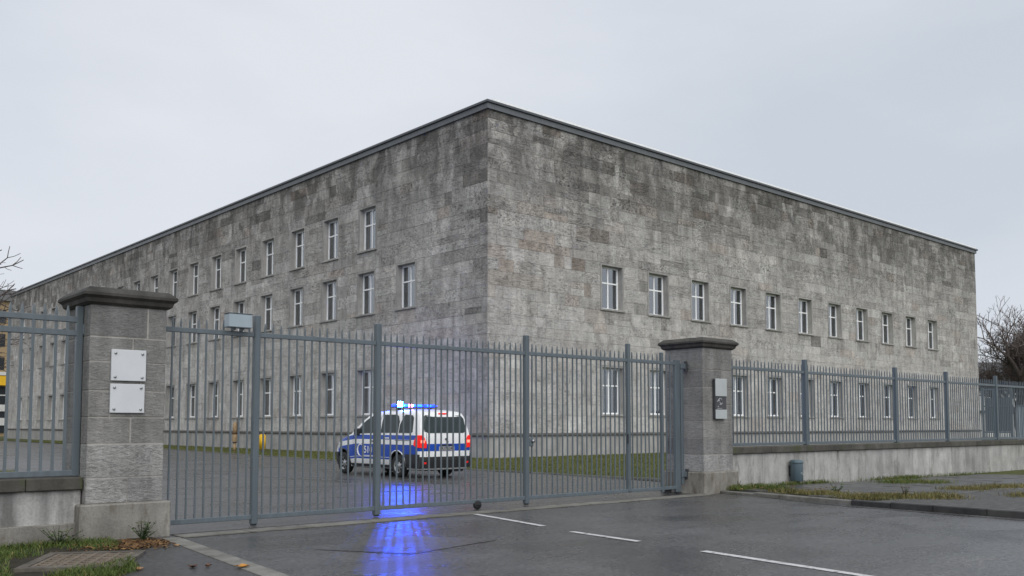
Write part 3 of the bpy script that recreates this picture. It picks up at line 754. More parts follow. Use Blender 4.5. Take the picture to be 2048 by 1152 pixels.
FR0, FRL = 12.66, 24.0
fr = empty('steel_fence', gp(FR0, 0, 0.99), GA); tag(fr, 'long steel bar fence on the low wall right of the gate', 'fence', 'steel bar fences')
rb = bar_mesh(0.022, 0.02, 2.06)
fposts = [16.39 - FR0, 20.2 - FR0 + 1.0, 24.54 - FR0, 28.34 - FR0, 32.2 - FR0]
bars(fr, rb, 0.02, FRL, 0.15, fposts)
for z in (1.86, 0.05): MB().cbox(0.0, FRL, -0.025, 0.025, z - 0.035, z + 0.035, 0.006).build('rail', M['steel'], fr)
for t in fposts: post(fr, t, 0.11, 0.0, 2.19)

# low walls
def low_wall(t0, t1, zc0, zc1, joints, label, foot, o0=-0.17, o1=0.17):
    root = empty('low_wall', gp(t0, 0), GA); tag(root, label, 'wall', 'low concrete walls')
    js = [t0] + joints + [t1]
    for a, b in zip(js[:-1], js[1:]):
        if b - a < 0.02: continue
        dv = random.uniform(-0.006, 0.004)
        MB().cbox(a - t0 + 0.007, b - t0 - 0.007, o0 + dv, o1, -0.35, zc0, 0.008).build('wall_panel', M['low_wall_streaked'] if foot else M['low_wall'], root)
    MB().box(0.01, t1 - t0 - 0.01, o0 + 0.02, o1 - 0.02, -0.3, zc0 + 0.01).build('core', M['coping'], root)
    c = t0
    while c < t1 - 0.05:
        w = min(random.uniform(1.6, 2.2), t1 - c)
        MB().cbox(c - t0 + 0.003, c + w - t0 - 0.003, o0 - 0.07, o1 + 0.07, zc0 + 0.002, zc1, 0.012).build('coping_stone', M['coping'], root); c += w
    if foot: MB().cbox(0.0, t1 - t0, o0 - 0.05, o1 + 0.04, -0.2, foot, 0.01).build('footing', M['pillar_base'], root)
    return root
low_wall(-5.5, -1.16, 0.665, 0.828, [-3.6], 'streaked low wall with dark coping left of the tall pillar', 0.24)
low_wall(12.64, 38.0, 0.83, 0.985, [14.19, 16.48, 17.62, 19.06, 21.84, 22.89, 24.41, 27.2, 29.97, 32.5, 35], 'long low panelled wall carrying the fence beside the pavement', None)

# ------------------------------------------------------------------ police van
VAN_LOC, VAN_H = (-10.27, -9.25, 0.004), R(90)
van = empty('police_van', VAN_LOC, VAN_H); tag(van, 'white and blue striped police van with flashing roof light bar', 'van')
def v_plan(x):
    w = 0.945
    if x > 2.3: w -= 0.12 * ((x - 2.3) / 1.15) ** 2
    if x < -0.5: w -= 0.035 * ((-0.5 - x) / 0.55) ** 2
    return w
Zs = [0.22, 0.40, 0.60, 0.90, 1.15, 1.28, 1.6, 1.8, 1.88, 1.95]
Fs = [0.90, 0.965, 0.99, 1.0, 0.995, 0.975, 0.905, 0.845, 0.80, 0.75]
def v_sec(z): return float(np.interp(z, Zs, Fs))
def v_top(x): return float(np.interp(x, [-1.05, -0.8, -0.4, 0.3, 1.0, 1.45, 1.75, 2.1, 2.42, 2.56, 2.75, 3.1, 3.3, 3.42, 3.5], [1.86, 1.90, 1.925, 1.935, 1.92, 1.88, 1.79, 1.555, 1.33, 1.24, 1.20, 1.10, 1.02, 0.93, 0.80]))
def v_lean(z, u): 
    k = max(0.0, min(1.0, (-0.35 - u) / 0.7)); return k * (max(0, z - 1.22) * 0.26 + max(0, 0.45 - z) * 0.2)
def v_hw(x, z): return v_plan(x) * v_sec(z)
STN = [-1.05, -1.0, -0.9, -0.7, -0.4, 0.0, 0.4, 0.8, 1.2, 1.45, 1.7, 1.95, 2.2, 2.42, 2.56, 2.75, 3.0, 3.2, 3.34, 3.44, 3.5]
NLV, NR = 12, 8
def van_body():
    vs = []; fs = []; rows = []
    ZB = 0.24
    for u in STN:
        zt = v_top(u); lv = []
        for j in range(NLV - 2): z = ZB + (zt - 0.11 - ZB) * j / (NLV - 3); lv.append((v_hw(u, z), z))
        w = v_hw(u, zt - 0.05); lv.append((w * 0.965, zt - 0.045)); lv.append((w * 0.89, zt - 0.008))
        row = []
        e = 1.0 if u > -1.04 else 0.985
        for w_, z in lv: row.append((u + v_lean(z, u), -w_ * e, z))
        wt = lv[-1][0] * e
        for k in range(1, NR): y = -wt + 2 * wt * k / NR; row.append((u + v_lean(zt, u), y, zt - 0.008 + 0.028 * (1 - (y / wt) ** 2)))
        for w_, z in lv[::-1]: row.append((u + v_lean(z, u), w_ * e, z))
        rows.append(row)
    n = len(rows[0])
    for r in rows: vs += r
    for i in range(len(rows) - 1):
        for k in range(n - 1): fs.append((i * n + k, i * n + k + 1, (i + 1) * n + k + 1, (i + 1) * n + k))
        fs.append((i * n + n - 1, i * n, (i + 1) * n, (i + 1) * n + n - 1))
    # end caps
    for (i, sgn, bul) in ((0, -1, 0.06), (len(rows) - 1, 1, 0.09)):
        grid = []
        for j in range(NLV):
            a, b = i * n + j, i * n + n - 1 - j
            if j == NLV - 1: grid.append([i * n + NLV - 1 + k for k in range(NR + 1)]); continue
            line = [a]; pa, pb = vs[a], vs[b]
            for k in range(1, NR):
                f = k / NR; y = pa[1] + (pb[1] - pa[1]) * f; q = 1 - abs(y / pa[1]) ** 4
                fade = 1 if j < NLV - 2 else 0.5
                vs.append((pa[0] + sgn * bul * q * fade, y, pa[2])); line.append(len(vs) - 1)
            line.append(b); grid.append(line)
        for j in range(NLV - 1):
            for k in range(NR):
                f = (grid[j][k], grid[j][k + 1], grid[j + 1][k + 1], grid[j + 1][k]); fs.append(f if sgn < 0 else f[::-1])
        f = [grid[0][k] for k in range(NR + 1)]
        fs.append(tuple(f[::-1]) if sgn < 0 else tuple(f))
    me = bpy.data.meshes.new('body'); me.from_pydata(vs, [], fs); me.validate(); return me
def v_rearx(y, z):
    w = v_hw(-1.05, z) * 0.985; q = max(0.0, 1 - abs(y / w) ** 4); fade = 1 if z < v_top(-1.05) - 0.12 else 0.6
    return -1.05 + v_lean(z, -1.05) - 0.06 * q * fade
def mat_van():
    t = NT('van_paint'); s = t.new('ShaderNodeSeparateXYZ'); t.l.new(t.new('ShaderNodeTexCoord').outputs['Object'], s.inputs[0])
    x, y, z = s.outputs
    def band(v, a, b): return t.math('MULTIPLY', t.math('GREATER_THAN', v, a), t.math('LESS_THAN', v, b))
    zz = t.math('ADD', z, t.math('MULTIPLY', t.math('MAXIMUM', t.math('SUBTRACT', x, 2.2), 0.0), 0.10))
    side = t.math('MAXIMUM', band(zz, 1.075, 1.205), t.math('MAXIMUM', band(zz, 0.565, 0.935), band(zz, 0.495, 0.55)))
    rear = band(z, 0.76, 0.965)
    isr = t.math('LESS_THAN', x, -0.965)
    blue = t.math('ADD', t.math('MULTIPLY', isr, rear), t.math('MULTIPLY', t.math('SUBTRACT', 1.0, isr), side))
    blue = t.math('MULTIPLY', blue, t.math('LESS_THAN', x, 3.36))
    c = t.mix(blue, (0.78, 0.79, 0.80), (0.003, 0.058, 0.40))
    n = t.noise(t.pos((1, 1, 1), True), 3.0, 5); dirt = t.math('MULTIPLY', t.rng(z, 0.3, 0.6, 0.3, 0.0), t.rng(n, 0.35, 0.65, 0.2, 1.0))
    c = t.mix(dirt, c, (0.09, 0.085, 0.08))
    t.b.inputs['Coat Weight'].default_value = 0.2; t.b.inputs['Coat Roughness'].default_value = 0.06
    return t.fin(c, 0.35)
M['van'] = mat_van()
M['van_glass'] = plain('van_glass', (0.025, 0.036, 0.038), 0.07, 0, 0.3, 2.5, 0.35)
M['tail'] = emis('tail_light_red', (0.75, 0.015, 0.012), 0.25)
M['tail_hot'] = emis('tail_light_bulb', (1.0, 0.16, 0.10), 1.6)
M['rim'] = plain('wheel_cover_silver', (0.42, 0.43, 0.44), 0.35, 0.7)
M['plate'] = plain('number_plate', (0.42, 0.42, 0.41), 0.5, 0, 0.05)
M['ink'] = plain('plate_ink', (0.03, 0.03, 0.035), 0.6)
M['white_vinyl'] = plain('white_vinyl', (0.72, 0.73, 0.74), 0.4, 0, 0.04)
RW, WB, WY = 0.335, 2.95, 0.80
body_me = van_body(); body = link('body', body_me, van)
bm = bmesh.new(); bm.from_mesh(body_me); bmesh.ops.recalc_face_normals(bm, faces=bm.faces); bm.to_mesh(body_me); bm.free()
cut = MB()
for wx in (0.0, WB):
    for sy in (-1, 1):
        n = 28; vs = []; r = 0.40
        for yy in (sy * 0.62, sy * 1.2):
            for i in range(n): a = 2 * math.pi * i / n; vs.append((wx + r * math.cos(a), yy, RW + 0.02 + r * math.sin(a)))
        cut.add(vs, [(i, (i + 1) % n, n + (i + 1) % n, n + i) for i in range(n)] + [tuple(range(n))[::-1], tuple(range(n, 2 * n))])
cut_me = cut.mesh('cut'); bm = bmesh.new(); bm.from_mesh(cut_me); bmesh.ops.recalc_face_normals(bm, faces=bm.faces); bm.to_mesh(cut_me); bm.free()
cut_o = bpy.data.objects.new('cut', cut_me); col.objects.link(cut_o); cut_o.parent = van
md = body.modifiers.new('b', 'BOOLEAN'); md.object = cut_o; md.operation = 'DIFFERENCE'; md.solver = 'EXACT'
dg = bpy.context.evaluated_depsgraph_get(); dg.update()
new_me = bpy.data.meshes.new_from_object(body.evaluated_get(dg)); body.modifiers.clear(); body.data = new_me
bpy.data.objects.remove(cut_o); new_me.name = 'body'; new_me.materials.clear(); new_me.materials.append(M['van']); new_me.materials.append(M['black'])
bm = bmesh.new(); bm.from_mesh(new_me)
for f in bm.faces:
    c = f.calc_center_median(); f.material_index = 0
    for wx in (0.0, WB):
        rr = math.hypot(c.x - wx, c.z - RW - 0.02)
        if abs(c.y) < 0.97 and rr < 0.405 and (abs(f.normal.y) < 0.3 or abs(c.y) < 0.66) and c.z < 0.8 and c.z > 0.245: f.material_index = 1
bm.to_mesh(new_me); bm.free(); smooth_by_angle(new_me, 40)

def patch(name, fn, us, vrange, mat, parent, off=0.008, back=0.02, nv=6, smooth=True):
    """thin shell laid on the body: fn(u,v)->(point, outward)"""
    vs = []; fs = []; m = nv + 1; nu = len(us)
    for layer in (off, -back):
        for u in us:
            v0, v1 = vrange(u)
            for j in range(m): p, o = fn(u, v0 + (v1 - v0) * j / nv); vs.append(tuple(p[i] + o[i] * layer for i in range(3)))
    N = nu * m
    for i in range(nu - 1):
        for j in range(nv): fs.append((i * m + j, (i + 1) * m + j, (i + 1) * m + j + 1, i * m + j + 1))
    rim = [i * m for i in range(nu)] + [(nu - 1) * m + j for j in range(1, m)] + [i * m + nv for i in range(nu - 2, -1, -1)] + [j for j in range(nv - 1, 0, -1)]
    for a, b in zip(rim, rim[1:] + rim[:1]): fs.append((b, a, N + a, N + b))
    me = bpy.data.meshes.new(name); me.from_pydata(vs, [], fs); me.materials.append(mat); me.validate()
    bm = bmesh.new(); bm.from_mesh(me); bmesh.ops.recalc_face_normals(bm, faces=bm.faces); bm.to_mesh(me); bm.free()
    smooth_by_angle(me, 40)
    return link(name, me, parent)
def side_fn(s):
    return lambda x, z: ((x + v_lean(z, x), s * v_hw(x, z), z), (0, s, 0.12))
rear_fn = lambda y, z: ((v_rearx(y, z), y, z), (-1, 0, 0.1))
lin = lambda a, b, n: [a + (b - a) * i / n for i in range(n + 1)]
def piece(xs, lo, hi):
    return lambda x: (float(np.interp(x, xs, lo)), float(np.interp(x, xs, hi)))
for s, nm in ((1, 'near'), (-1, 'far')):
    f = side_fn(s)
    patch('door_glass', f, lin(1.02, 2.18, 10), piece([1.02, 1.15, 1.45, 1.75, 2.18], [1.26, 1.26, 1.255, 1.25, 1.235], [1.72, 1.79, 1.765, 1.63, 1.29]), M['van_glass'], van)
    patch('side_glass', f, lin(-0.02, 0.86, 8), piece([-0.02, 0.12, 0.86], [1.27, 1.27, 1.27], [1.60, 1.80, 1.80]), M['van_glass'], van)
    patch('quarter_glass', f, lin(-0.74, -0.06, 8), piece([-0.74, -0.68, -0.2, -0.06], [1.30, 1.27, 1.27, 1.27], [1.70, 1.77, 1.80, 1.50]), M['van_glass'], van)
    patch('sill_trim', f, lin(0.45, 2.5, 12), lambda x: (0.25, 0.34), M['dark'], van, 0.015)
    patch('door_handle', f, lin(1.06, 1.26, 4), lambda x: (1.0, 1.035), M['dark'], van, 0.035)
    patch('door_handle', f, lin(0.40, 0.58, 4), lambda x: (1.10, 1.135), M['white_vinyl'], van, 0.03)
    patch('door_gap', f, [0.955, 0.967], lambda x: (0.4, 1.78), M['dark'], van, 0.002, 0.01)
    patch('door_gap', f, [-0.045, -0.033], lambda x: (0.62, 1.26), M['dark'], van, 0.002, 0.01)
    patch('door_gap', f, [2.33, 2.342], lambda x: (0.62, 1.2), M['dark'], van, 0.002, 0.01)
    patch('slide_rail', f, lin(-0.7, 0.1, 4), lambda x: (1.045, 1.062), M['dark'], van, 0.004)
    # lamp cluster on the flank, rear bumper return, front bumper and headlight
    tl = patch('tail_light', f, lin(-1.03, -0.82, 4), piece([-1.03, -0.93, -0.82], [0.86, 0.87, 0.93], [1.21, 1.21, 1.0]), M['tail'], van, 0.018)
    patch('bumper_end', f, lin(-1.04, -0.42, 8), lambda x: (0.27, 0.67), M['dark'], van, 0.03)
    patch('bumper_end', f, lin(3.32, 3.5, 4), lambda x: (0.26, 0.66), M['dark'], van, 0.03)
    patch('headlight', f, lin(3.02, 3.3, 5), piece([3.02, 3.3], [0.98, 0.74], [1.02, 0.95]), M['plaque'], van, 0.01)
    patch('tail_light', rear_fn, lin(s * 0.70, s * 0.915, 5), piece([0.70, 0.80, 0.915] if s > 0 else [-0.915, -0.80, -0.70], [0.85, 0.85, 0.86] if s > 0 else [0.86, 0.85, 0.85], [1.0, 1.2, 1.21] if s > 0 else [1.21, 1.2, 1.0]), M['tail'], van, 0.018)
    patch('tail_lamp', rear_fn, lin(s * 0.76, s * 0.88, 4), lambda y: (0.99, 1.07), M['tail_hot'], van, 0.024)
    patch('reflector', rear_fn, lin(s * 0.72, s * 0.86, 3), lambda y: (0.40, 0.45), M['tail'], van, 0.05)
    # mirror
    mr = MB(); mr.cbox(1.98, 2.10, s * 0.98 - 0.11, s * 0.98 + 0.11, 1.18, 1.40, 0.035); mr.build('mirror', M['dark'], van)
    mr = MB(); mr.tube((2.06, s * 0.85, 1.22), (2.06, s * 0.95, 1.25), 0.025, 0.02, 6); mr.build('mirror_arm', M['dark'], van)
patch('rear_window', rear_fn, lin(-0.74, 0.74, 14), piece([-0.74, -0.66, 0.66, 0.74], [1.32, 1.27, 1.27, 1.32], [1.68, 1.775, 1.775, 1.68]), M['van_glass'], van, 0.010)
patch('brake_light', rear_fn, lin(-0.16, 0.16, 4), lambda y: (1.80, 1.84), M['tail'], van, 0.02)
patch('rear_bumper', rear_fn, lin(-0.92, 0.92, 14), lambda y: (0.28, 0.60), M['dark'], van, 0.05)
patch('bumper_step', rear_fn, lin(-0.80, 0.80, 10), lambda y: (0.47, 0.50), M['black'], van, 0.06)
patch('number_plate', rear_fn, lin(-0.27, 0.27, 6), lambda y: (0.775, 0.885), M['plate'], van, 0.02)
patch('hatch_gap', rear_fn, [-0.69, -0.68], lambda y: (0.62, 1.27), M['dark'], van, 0.002, 0.01)
patch('hatch_gap', rear_fn, [0.68, 0.69], lambda y: (0.62, 1.27), M['dark'], van, 0.002, 0.01)
patch('hatch_handle', rear_fn, lin(-0.2, 0.2, 4), lambda y: (0.905, 0.945), M['dark'], van, 0.02)
wp = MB(); wp.tube((-1.0, -0.1, 1.33), (-0.985, 0.38, 1.36), 0.012, 0.008, 6); wp.build('wiper', M['black'], van)
# swirl emblem on the tailgate
em = MB(); pr = None
for i in range(17):
    a = i / 16 * 2 * math.pi * 0.95; y = 0.05 * math.sin(a) * (1 if i < 9 else 1); z = 1.06 + 0.055 * math.cos(a * 0.5)
    p = (v_rearx(0, z) - 0.014, y, z)
    if pr: em.tube(pr, p, 0.014, 0.014, 6)
    pr = p
em.build('emblem', M['ink'], van)
def text_mesh(txt, size, mat, bold=0.0):
    cu = bpy.data.curves.new('t', 'FONT'); cu.body = txt; cu.size = size; cu.align_x = 'CENTER'; cu.align_y = 'CENTER'; cu.extrude = 0.002; cu.offset = bold
    o = bpy.data.objects.new('t', cu); col.objects.link(o); dg = bpy.context.evaluated_depsgraph_get(); dg.update()
    me = bpy.data.meshes.new_from_object(o.evaluated_get(dg)); bpy.data.objects.remove(o); bpy.data.curves.remove(cu)
    me.materials.clear(); me.materials.append(mat); return me
o = link('plate_number', text_mesh('UU7 5247', 0.115, M['ink'], 0.002), van, (-1.135, 0, 0.829)); o.rotation_euler = (R(90), 0, R(-90))
o = link('unit_number', text_mesh('510', 0.30, M['white_vinyl'], 0.004), van, (1.50, v_hw(1.5, 0.75) + 0.008, 0.755)); o.rotation_euler = (R(90), 0, R(180))
sw = MB()
pr = None
for i in range(13):
    a = R(60 + 215 * i / 12); p = (1.92 - 0.15 * math.cos(a), v_hw(1.9, 0.76) + 0.006, 0.75 + 0.17 * math.sin(a)); r = 0.026 * (0.35 + 0.65 * math.sin(math.pi * i / 12))
    if pr: sw.tube(pr[0], p, pr[1], r, 6)
    pr = (p, r)
sw.build('door_emblem', M['white_vinyl'], van)
sw = MB(); sw.box(1.22, 1.78, v_hw(1.5, 0.6) - 0.01, v_hw(1.5, 0.6) + 0.006, 0.578, 0.60); sw.build('door_stripe', M['white_vinyl'], van)
for wx, mt_ in ((0.0, 'white_vinyl'), (WB, 'dark')):
    for s in (-1, 1):
        ar = MB(); pr = None
        for i in range(15):
            a = R(-8 + 196 * i / 14); x, z = wx + 0.412 * math.cos(a), RW + 0.02 + 0.412 * math.sin(a); p = (x, s * (v_hw(x, max(z, 0.3)) + 0.002), z)
            if pr: ar.tube(pr, p, 0.018, 0.018, 6, False)
            pr = p
        ar.build('arch_lip', M[mt_], van, smooth=True)
# wheels
ty = MB(); ty.lathe([(0.20, -0.10), (0.30, -0.105), (0.328, -0.085), (RW, -0.05), (RW, 0.05), (0.328, 0.085), (0.30, 0.105), (0.20, 0.10)], 32, 'y'); ty_me = ty.mesh('tyre', M['black'], True)
ri = MB(); ri.lathe([(0.0, 0.085), (0.05, 0.085), (0.065, 0.06), (0.12, 0.055), (0.185, 0.075), (0.205, 0.10), (0.215, 0.10), (0.215, -0.09)], 32, 'y'); ri_me = ri.mesh('rim', M['rim'], True)
sp = MB()
for i in range(8):
    a = 2 * math.pi * i / 8; c, q = math.cos(a), math.sin(a)
    pts = [(0.11, -0.022), (0.17, -0.032), (0.17, 0.032), (0.11, 0.022)]
    b = len(sp.v); sp.add([(r * c - t * q, 0.082, r * q + t * c) for r, t in pts] + [(r * c - t * q, 0.05, r * q + t * c) for r, t in pts], [(0, 1, 2, 3), (3, 2, 1, 0), (4, 5, 1, 0), (5, 6, 2, 1), (6, 7, 3, 2), (7, 4, 0, 3)])
sp_me = sp.mesh('vent_slots', M['black'])
for wx in (0.0, WB):
    for s in (-1, 1):
        w = link('wheel', ty_me, van, (wx, s * WY, RW - 0.004)); w.rotation_euler = (0, 0, 0 if s > 0 else math.pi)
        link('rim', ri_me, w); link('vent_slots', sp_me, w)
MB().box(-0.9, 3.2, -0.6, 0.6, 0.20, 0.26).build('underbody', M['black'], van)
mf = MB(); mf.cbox(-0.95, -0.4, -0.75, -0.4, 0.16, 0.28, 0.02); mf.build('muffler', M['dark'], van)

# light bar
LBX = 0.45
lbar = MB(); lbar.cbox(LBX - 0.13, LBX + 0.13, -0.76, 0.76, 2.0, 2.035, 0.012); lbar.build('light_bar_base', M['dark'], van)
for s in (-0.55, 0.55): MB().box(LBX - 0.05, LBX + 0.05, s - 0.04, s + 0.04, 1.91, 2.005).build('light_bar_foot', M['dark'], van)
M['blue_lens'] = emis('blue_lens', (0.004, 0.022, 1.0), 7.0)
M['blue_hot'] = emis('blue_lens_lit', (0.012, 0.075, 1.0), 1000.0)
M['blue_mid'] = emis('blue_lens_bright', (0.006, 0.045, 1.0), 11.0)
M['red_lens'] = emis('red_lens', (1.0, 0.22, 0.45), 40.0)
LSEG = [('blue_lens', 0.76, 0.66), ('blue_hot', 0.65, 0.43), ('blue_mid', 0.42, 0.27), ('red_lens', 0.26, 0.12), ('blue_mid', 0.11, -0.05), ('blue_mid', -0.06, -0.22), ('blue_lens', -0.23, -0.39), ('blue_mid', -0.40, -0.55), ('blue_lens', -0.56, -0.76)]
for k, a, b in LSEG:
    h = 2.18 if k == 'blue_hot' else 2.105
    if k == 'blue_hot':
        for cy in (0.595, 0.485):
            mb = MB(); mb.lathe([(0.0, 0.155), (0.03, 0.15), (0.055, 0.125), (0.065, 0.09), (0.066, 0.0)], 16); mb.build('lens', M[k], van, (LBX, cy, 2.036), smooth=True)
        continue
    mb = MB(); mb.cbox(LBX - 0.115, LBX + 0.115, b, a, 2.036, h, 0.022); mb.build('lens', M[k], van)
def lamp(name, typ, loc, energy, colr, **kw):
    ld = bpy.data.lights.new(name, typ); ld.energy = energy; ld.color = colr
    for k, v in kw.items(): setattr(ld, k, v)
    lo = bpy.data.objects.new(name, ld); col.objects.link(lo); lo.parent = van; lo.location = loc; return lo
lamp('beacon_light', 'POINT', (LBX - 0.22, 0.54, 2.16), 8, (0.02, 0.08, 1.0), shadow_soft_size=0.06)
# added spot aimed at the wall for the blue glow around the light bar
bl = lamp('wall_glow_spot', 'SPOT', (LBX + 0.2, 0.3, 2.2), 1300, (0.015, 0.06, 1.0), shadow_soft_size=0.08, spot_size=R(32), spot_blend=1.0)
tgt = Matrix.Rotation(-VAN_H, 4, 'Z') @ (Vector((0.0, 4.2, 3.2)) - Vector(VAN_LOC)); bl.rotation_euler = (tgt - bl.location).to_track_quat('-Z', 'Y').to_euler()

# ------------------------------------------------------------------ litter bin, posts, grate
M['bin'] = mat_steel('bin_paint', (0.085, 0.125, 0.15), 0.45)
b0 = gp(15.35, -0.36); bn = empty('litter_bin', (b0[0], b0[1], pz(b0[0])), GA); tag(bn, 'round blue grey litter bin standing against the low wall', 'litter bin')
bb = MB(); bb.lathe([(0.0, 0.07), (0.135, 0.07), (0.15, 0.085), (0.15, 0.55), (0.145, 0.585), (0.0, 0.60)], 24); bb.build('body', M['bin'], bn, smooth=True)
bb = MB(); bb.lathe([(0.15, 0.50), (0.158, 0.505), (0.158, 0.555), (0.15, 0.56)], 24); bb.build('rim', M['bin'], bn, smooth=True)
bb = MB(); bb.lathe([(0.0, -0.05), (0.07, -0.05), (0.07, 0.07), (0, 0.07)], 16); bb.build('foot', M['dark'], bn)
MB().box(-0.05, 0.05, 0.14, 0.19, 0.2, 0.45).build('wall_bracket', M['dark'], bn)
bb = MB(); bb.tube((-0.055, -0.147, 0.27), (0.0, -0.158, 0.285), 0.004, 0.004, 5); bb.tube((0.0, -0.158, 0.24), (0.055, -0.147, 0.25), 0.004, 0.004, 5); bb.build('scratch_mark', M['white_vinyl'], bn)

M['yellow'] = plain('yellow_plastic', (0.72, 0.43, 0.012), 0.5, 0, 0.08)
yb = empty('yellow_marker', (-2.9, 15.65, 0.03), R(-52)); tag(yb, 'upright yellow marker panel on the grass strip by the building', 'marker')
y = MB(); bm = bmesh.new(); bmesh.ops.create_cube(bm, size=1); bmesh.ops.scale(bm, vec=(0.36, 0.16, 0.84), verts=bm.verts); bmesh.ops.translate(bm, vec=(0, 0, 0.55), verts=bm.verts)
bmesh.ops.bevel(bm, geom=list(bm.edges), offset=0.05, segments=3, affect='EDGES'); me = bpy.data.meshes.new('panel'); bm.to_mesh(me); bm.free(); me.materials.append(M['yellow']); me.shade_smooth(); link('panel', me, yb)
y = MB(); y.lathe([(0.0, 0), (0.07, 0), (0.05, 0.14), (0, 0.14)], 12); y.build('foot', M['dark'], yb)

M['tan'] = plain('weathered_tan', (0.30, 0.21, 0.115), 0.75, 0, 0.4, 12); M['tan_dark'] = plain('weathered_brown', (0.11, 0.065, 0.032), 0.75, 0, 0.4, 12)
hy = empty('hydrant_post', (-3.6, 17.6, 0.03)); tag(hy, 'slim tan hydrant post with dark bands on the grass strip', 'hydrant')
h = MB(); h.lathe([(0, 0), (0.06, 0), (0.085, 0.2), (0.085, 0.48), (0, 0.48)], 14); h.build('stem', M['tan'], hy, smooth=True)
h = MB(); h.lathe([(0, 0.48), (0.13, 0.48), (0.13, 0.53), (0, 0.53)], 14); h.build('collar', M['black'], hy)
h = MB(); h.lathe([(0.11, 0.53), (0.13, 0.6), (0.13, 0.9), (0.11, 0.95), (0, 0.95)], 14); h.build('barrel', M['tan'], hy, smooth=True)
h = MB(); h.lathe([(0.10, 0.95), (0.14, 0.97), (0.14, 1.12), (0.10, 1.14), (0, 1.14)], 14); h.build('band', M['tan_dark'], hy, smooth=True)
h = MB(); h.lathe([(0.10, 1.14), (0.115, 1.2), (0.11, 1.45), (0.07, 1.6), (0, 1.65)], 14); h.build('dome', M['tan'], hy, smooth=True)
h = MB(); h.tube((0.1, -0.06, 1.1), (0.1, -0.06, 1.8), 0.035, 0.02, 8); h.build('rod', M['tan_dark'], hy)

gr = empty('drain_grate', (-23.15, -20.62, 0.012), R(-31)); tag(gr, 'rusty square iron drain grate set in the grass', 'drain grate')
g = MB(); ring = 0.5
for x0, x1, y0, y1 in ((-0.52, 0.52, -0.62, -0.5), (-0.52, 0.52, 0.5, 0.62), (-0.52, -0.42, -0.5, 0.5), (0.42, 0.52, -0.5, 0.5)): g.box(x0, x1, y0, y1, -0.01, 0.035)
g.build('frame', M['grate_frame'], gr)
MB().box(-0.42, 0.42, -0.5, 0.5, -0.01, 0.003).build('pit', M['black'], gr)  # black sheet just under the slats, the pit's shade put into its colour
rb_me = MB().box(-0.022, 0.022, -0.5, 0.5, 0.004, 0.03).mesh('rib', M['iron'])
for i in range(7): link('rib', rb_me, gr, (-0.39 + 0.13 * i, 0, 0))
sl_me = MB().box(-0.0425, 0.0425, -0.03, 0.03, 0.004, 0.027).mesh('slat', M['iron'])
for i in range(6):
    for j in range(7):
        o = link('slat', sl_me, gr, (-0.325 + 0.13 * i, -0.43 + 0.143 * j, 0)); o.rotation_euler = (0, 0, 0)

# ------------------------------------------------------------------ vegetation
def in_poly(px, py, poly):
    ins = np.zeros(len(px), bool); n = len(poly); j = n - 1
    for i in range(n):
        xi, yi = poly[i]; xj, yj = poly[j]
        c = ((yi > py) != (yj > py)) & (px < (xj - xi) * (py - yi) / (yj - yi + 1e-12) + xi); ins ^= c; j = i
    return ins
def blades(name, P, zf, hmin, hmax, w, mat, seed, lean=0.5, tmean=0.45, label=None, cat=None):
    rs = np.random.RandomState(seed); n = len(P); a = rs.rand(n) * 2 * np.pi; h = hmin + (hmax - hmin) * rs.rand(n) ** 1.6
    z = zf; ww = w * (0.6 + 0.8 * rs.rand(n)); la = rs.rand(n) * 2 * np.pi; ll = lean * h * rs.rand(n)
    V = np.zeros((n, 5, 3)); ca, sa = np.cos(a) * ww / 2, np.sin(a) * ww / 2
    V[:, 0] = np.stack([P[:, 0] - ca, P[:, 1] - sa, z], 1); V[:, 1] = np.stack([P[:, 0] + ca, P[:, 1] + sa, z], 1)
    mx, my = P[:, 0] + np.cos(la) * ll * 0.35, P[:, 1] + np.sin(la) * ll * 0.35
    V[:, 2] = np.stack([mx + ca * 0.8, my + sa * 0.8, z + h * 0.6], 1); V[:, 3] = np.stack([mx - ca * 0.8, my - sa * 0.8, z + h * 0.6], 1)
    V[:, 4] = np.stack([P[:, 0] + np.cos(la) * ll, P[:, 1] + np.sin(la) * ll, z + h * (1 - 0.25 * rs.rand(n))], 1)
    b = np.arange(n)[:, None] * 5
    tris = np.concatenate([b + np.array([0, 1, 2]), b + np.array([0, 2, 3]), b + np.array([3, 2, 4])], 1).reshape(-1, 3)
    me = bpy.data.meshes.new(name); me.vertices.add(n * 5); me.vertices.foreach_set('co', V.ravel())
    me.loops.add(len(tris) * 3); me.loops.foreach_set('vertex_index', tris.ravel().astype(np.int32))
    me.polygons.add(len(tris)); me.polygons.foreach_set('loop_start', np.arange(0, len(tris) * 3, 3, dtype=np.int32)); me.polygons.foreach_set('loop_total', np.full(len(tris), 3, np.int32))
    t = np.clip(tmean + 0.22 * rs.randn(n), 0, 1); at = me.attributes.new('tint', 'FLOAT', 'FACE'); at.data.foreach_set('value', np.repeat(t, 3))
    me.materials.append(mat); me.update(); me.validate()
    o = link(name, me); tag(o, label, cat, kind='stuff'); return o
def scatter(n, poly, seed, clump=0.0):
    rs = np.random.RandomState(seed); xs = [p[0] for p in poly]; ys = [p[1] for p in poly]
    X = min(xs) + (max(xs) - min(xs)) * rs.rand(n * 3); Y = min(ys) + (max(ys) - min(ys)) * rs.rand(n * 3)
    k = in_poly(X, Y, poly)
    if clump: k &= (np.sin(X * 2.3 + 1) * np.sin(Y * 2.9 + X) + np.sin(X * 5.1) * np.sin(Y * 4.3) * 0.6 + rs.randn(n * 3) * 0.5) > clump
    return np.stack([X[k], Y[k]], 1)[:n]
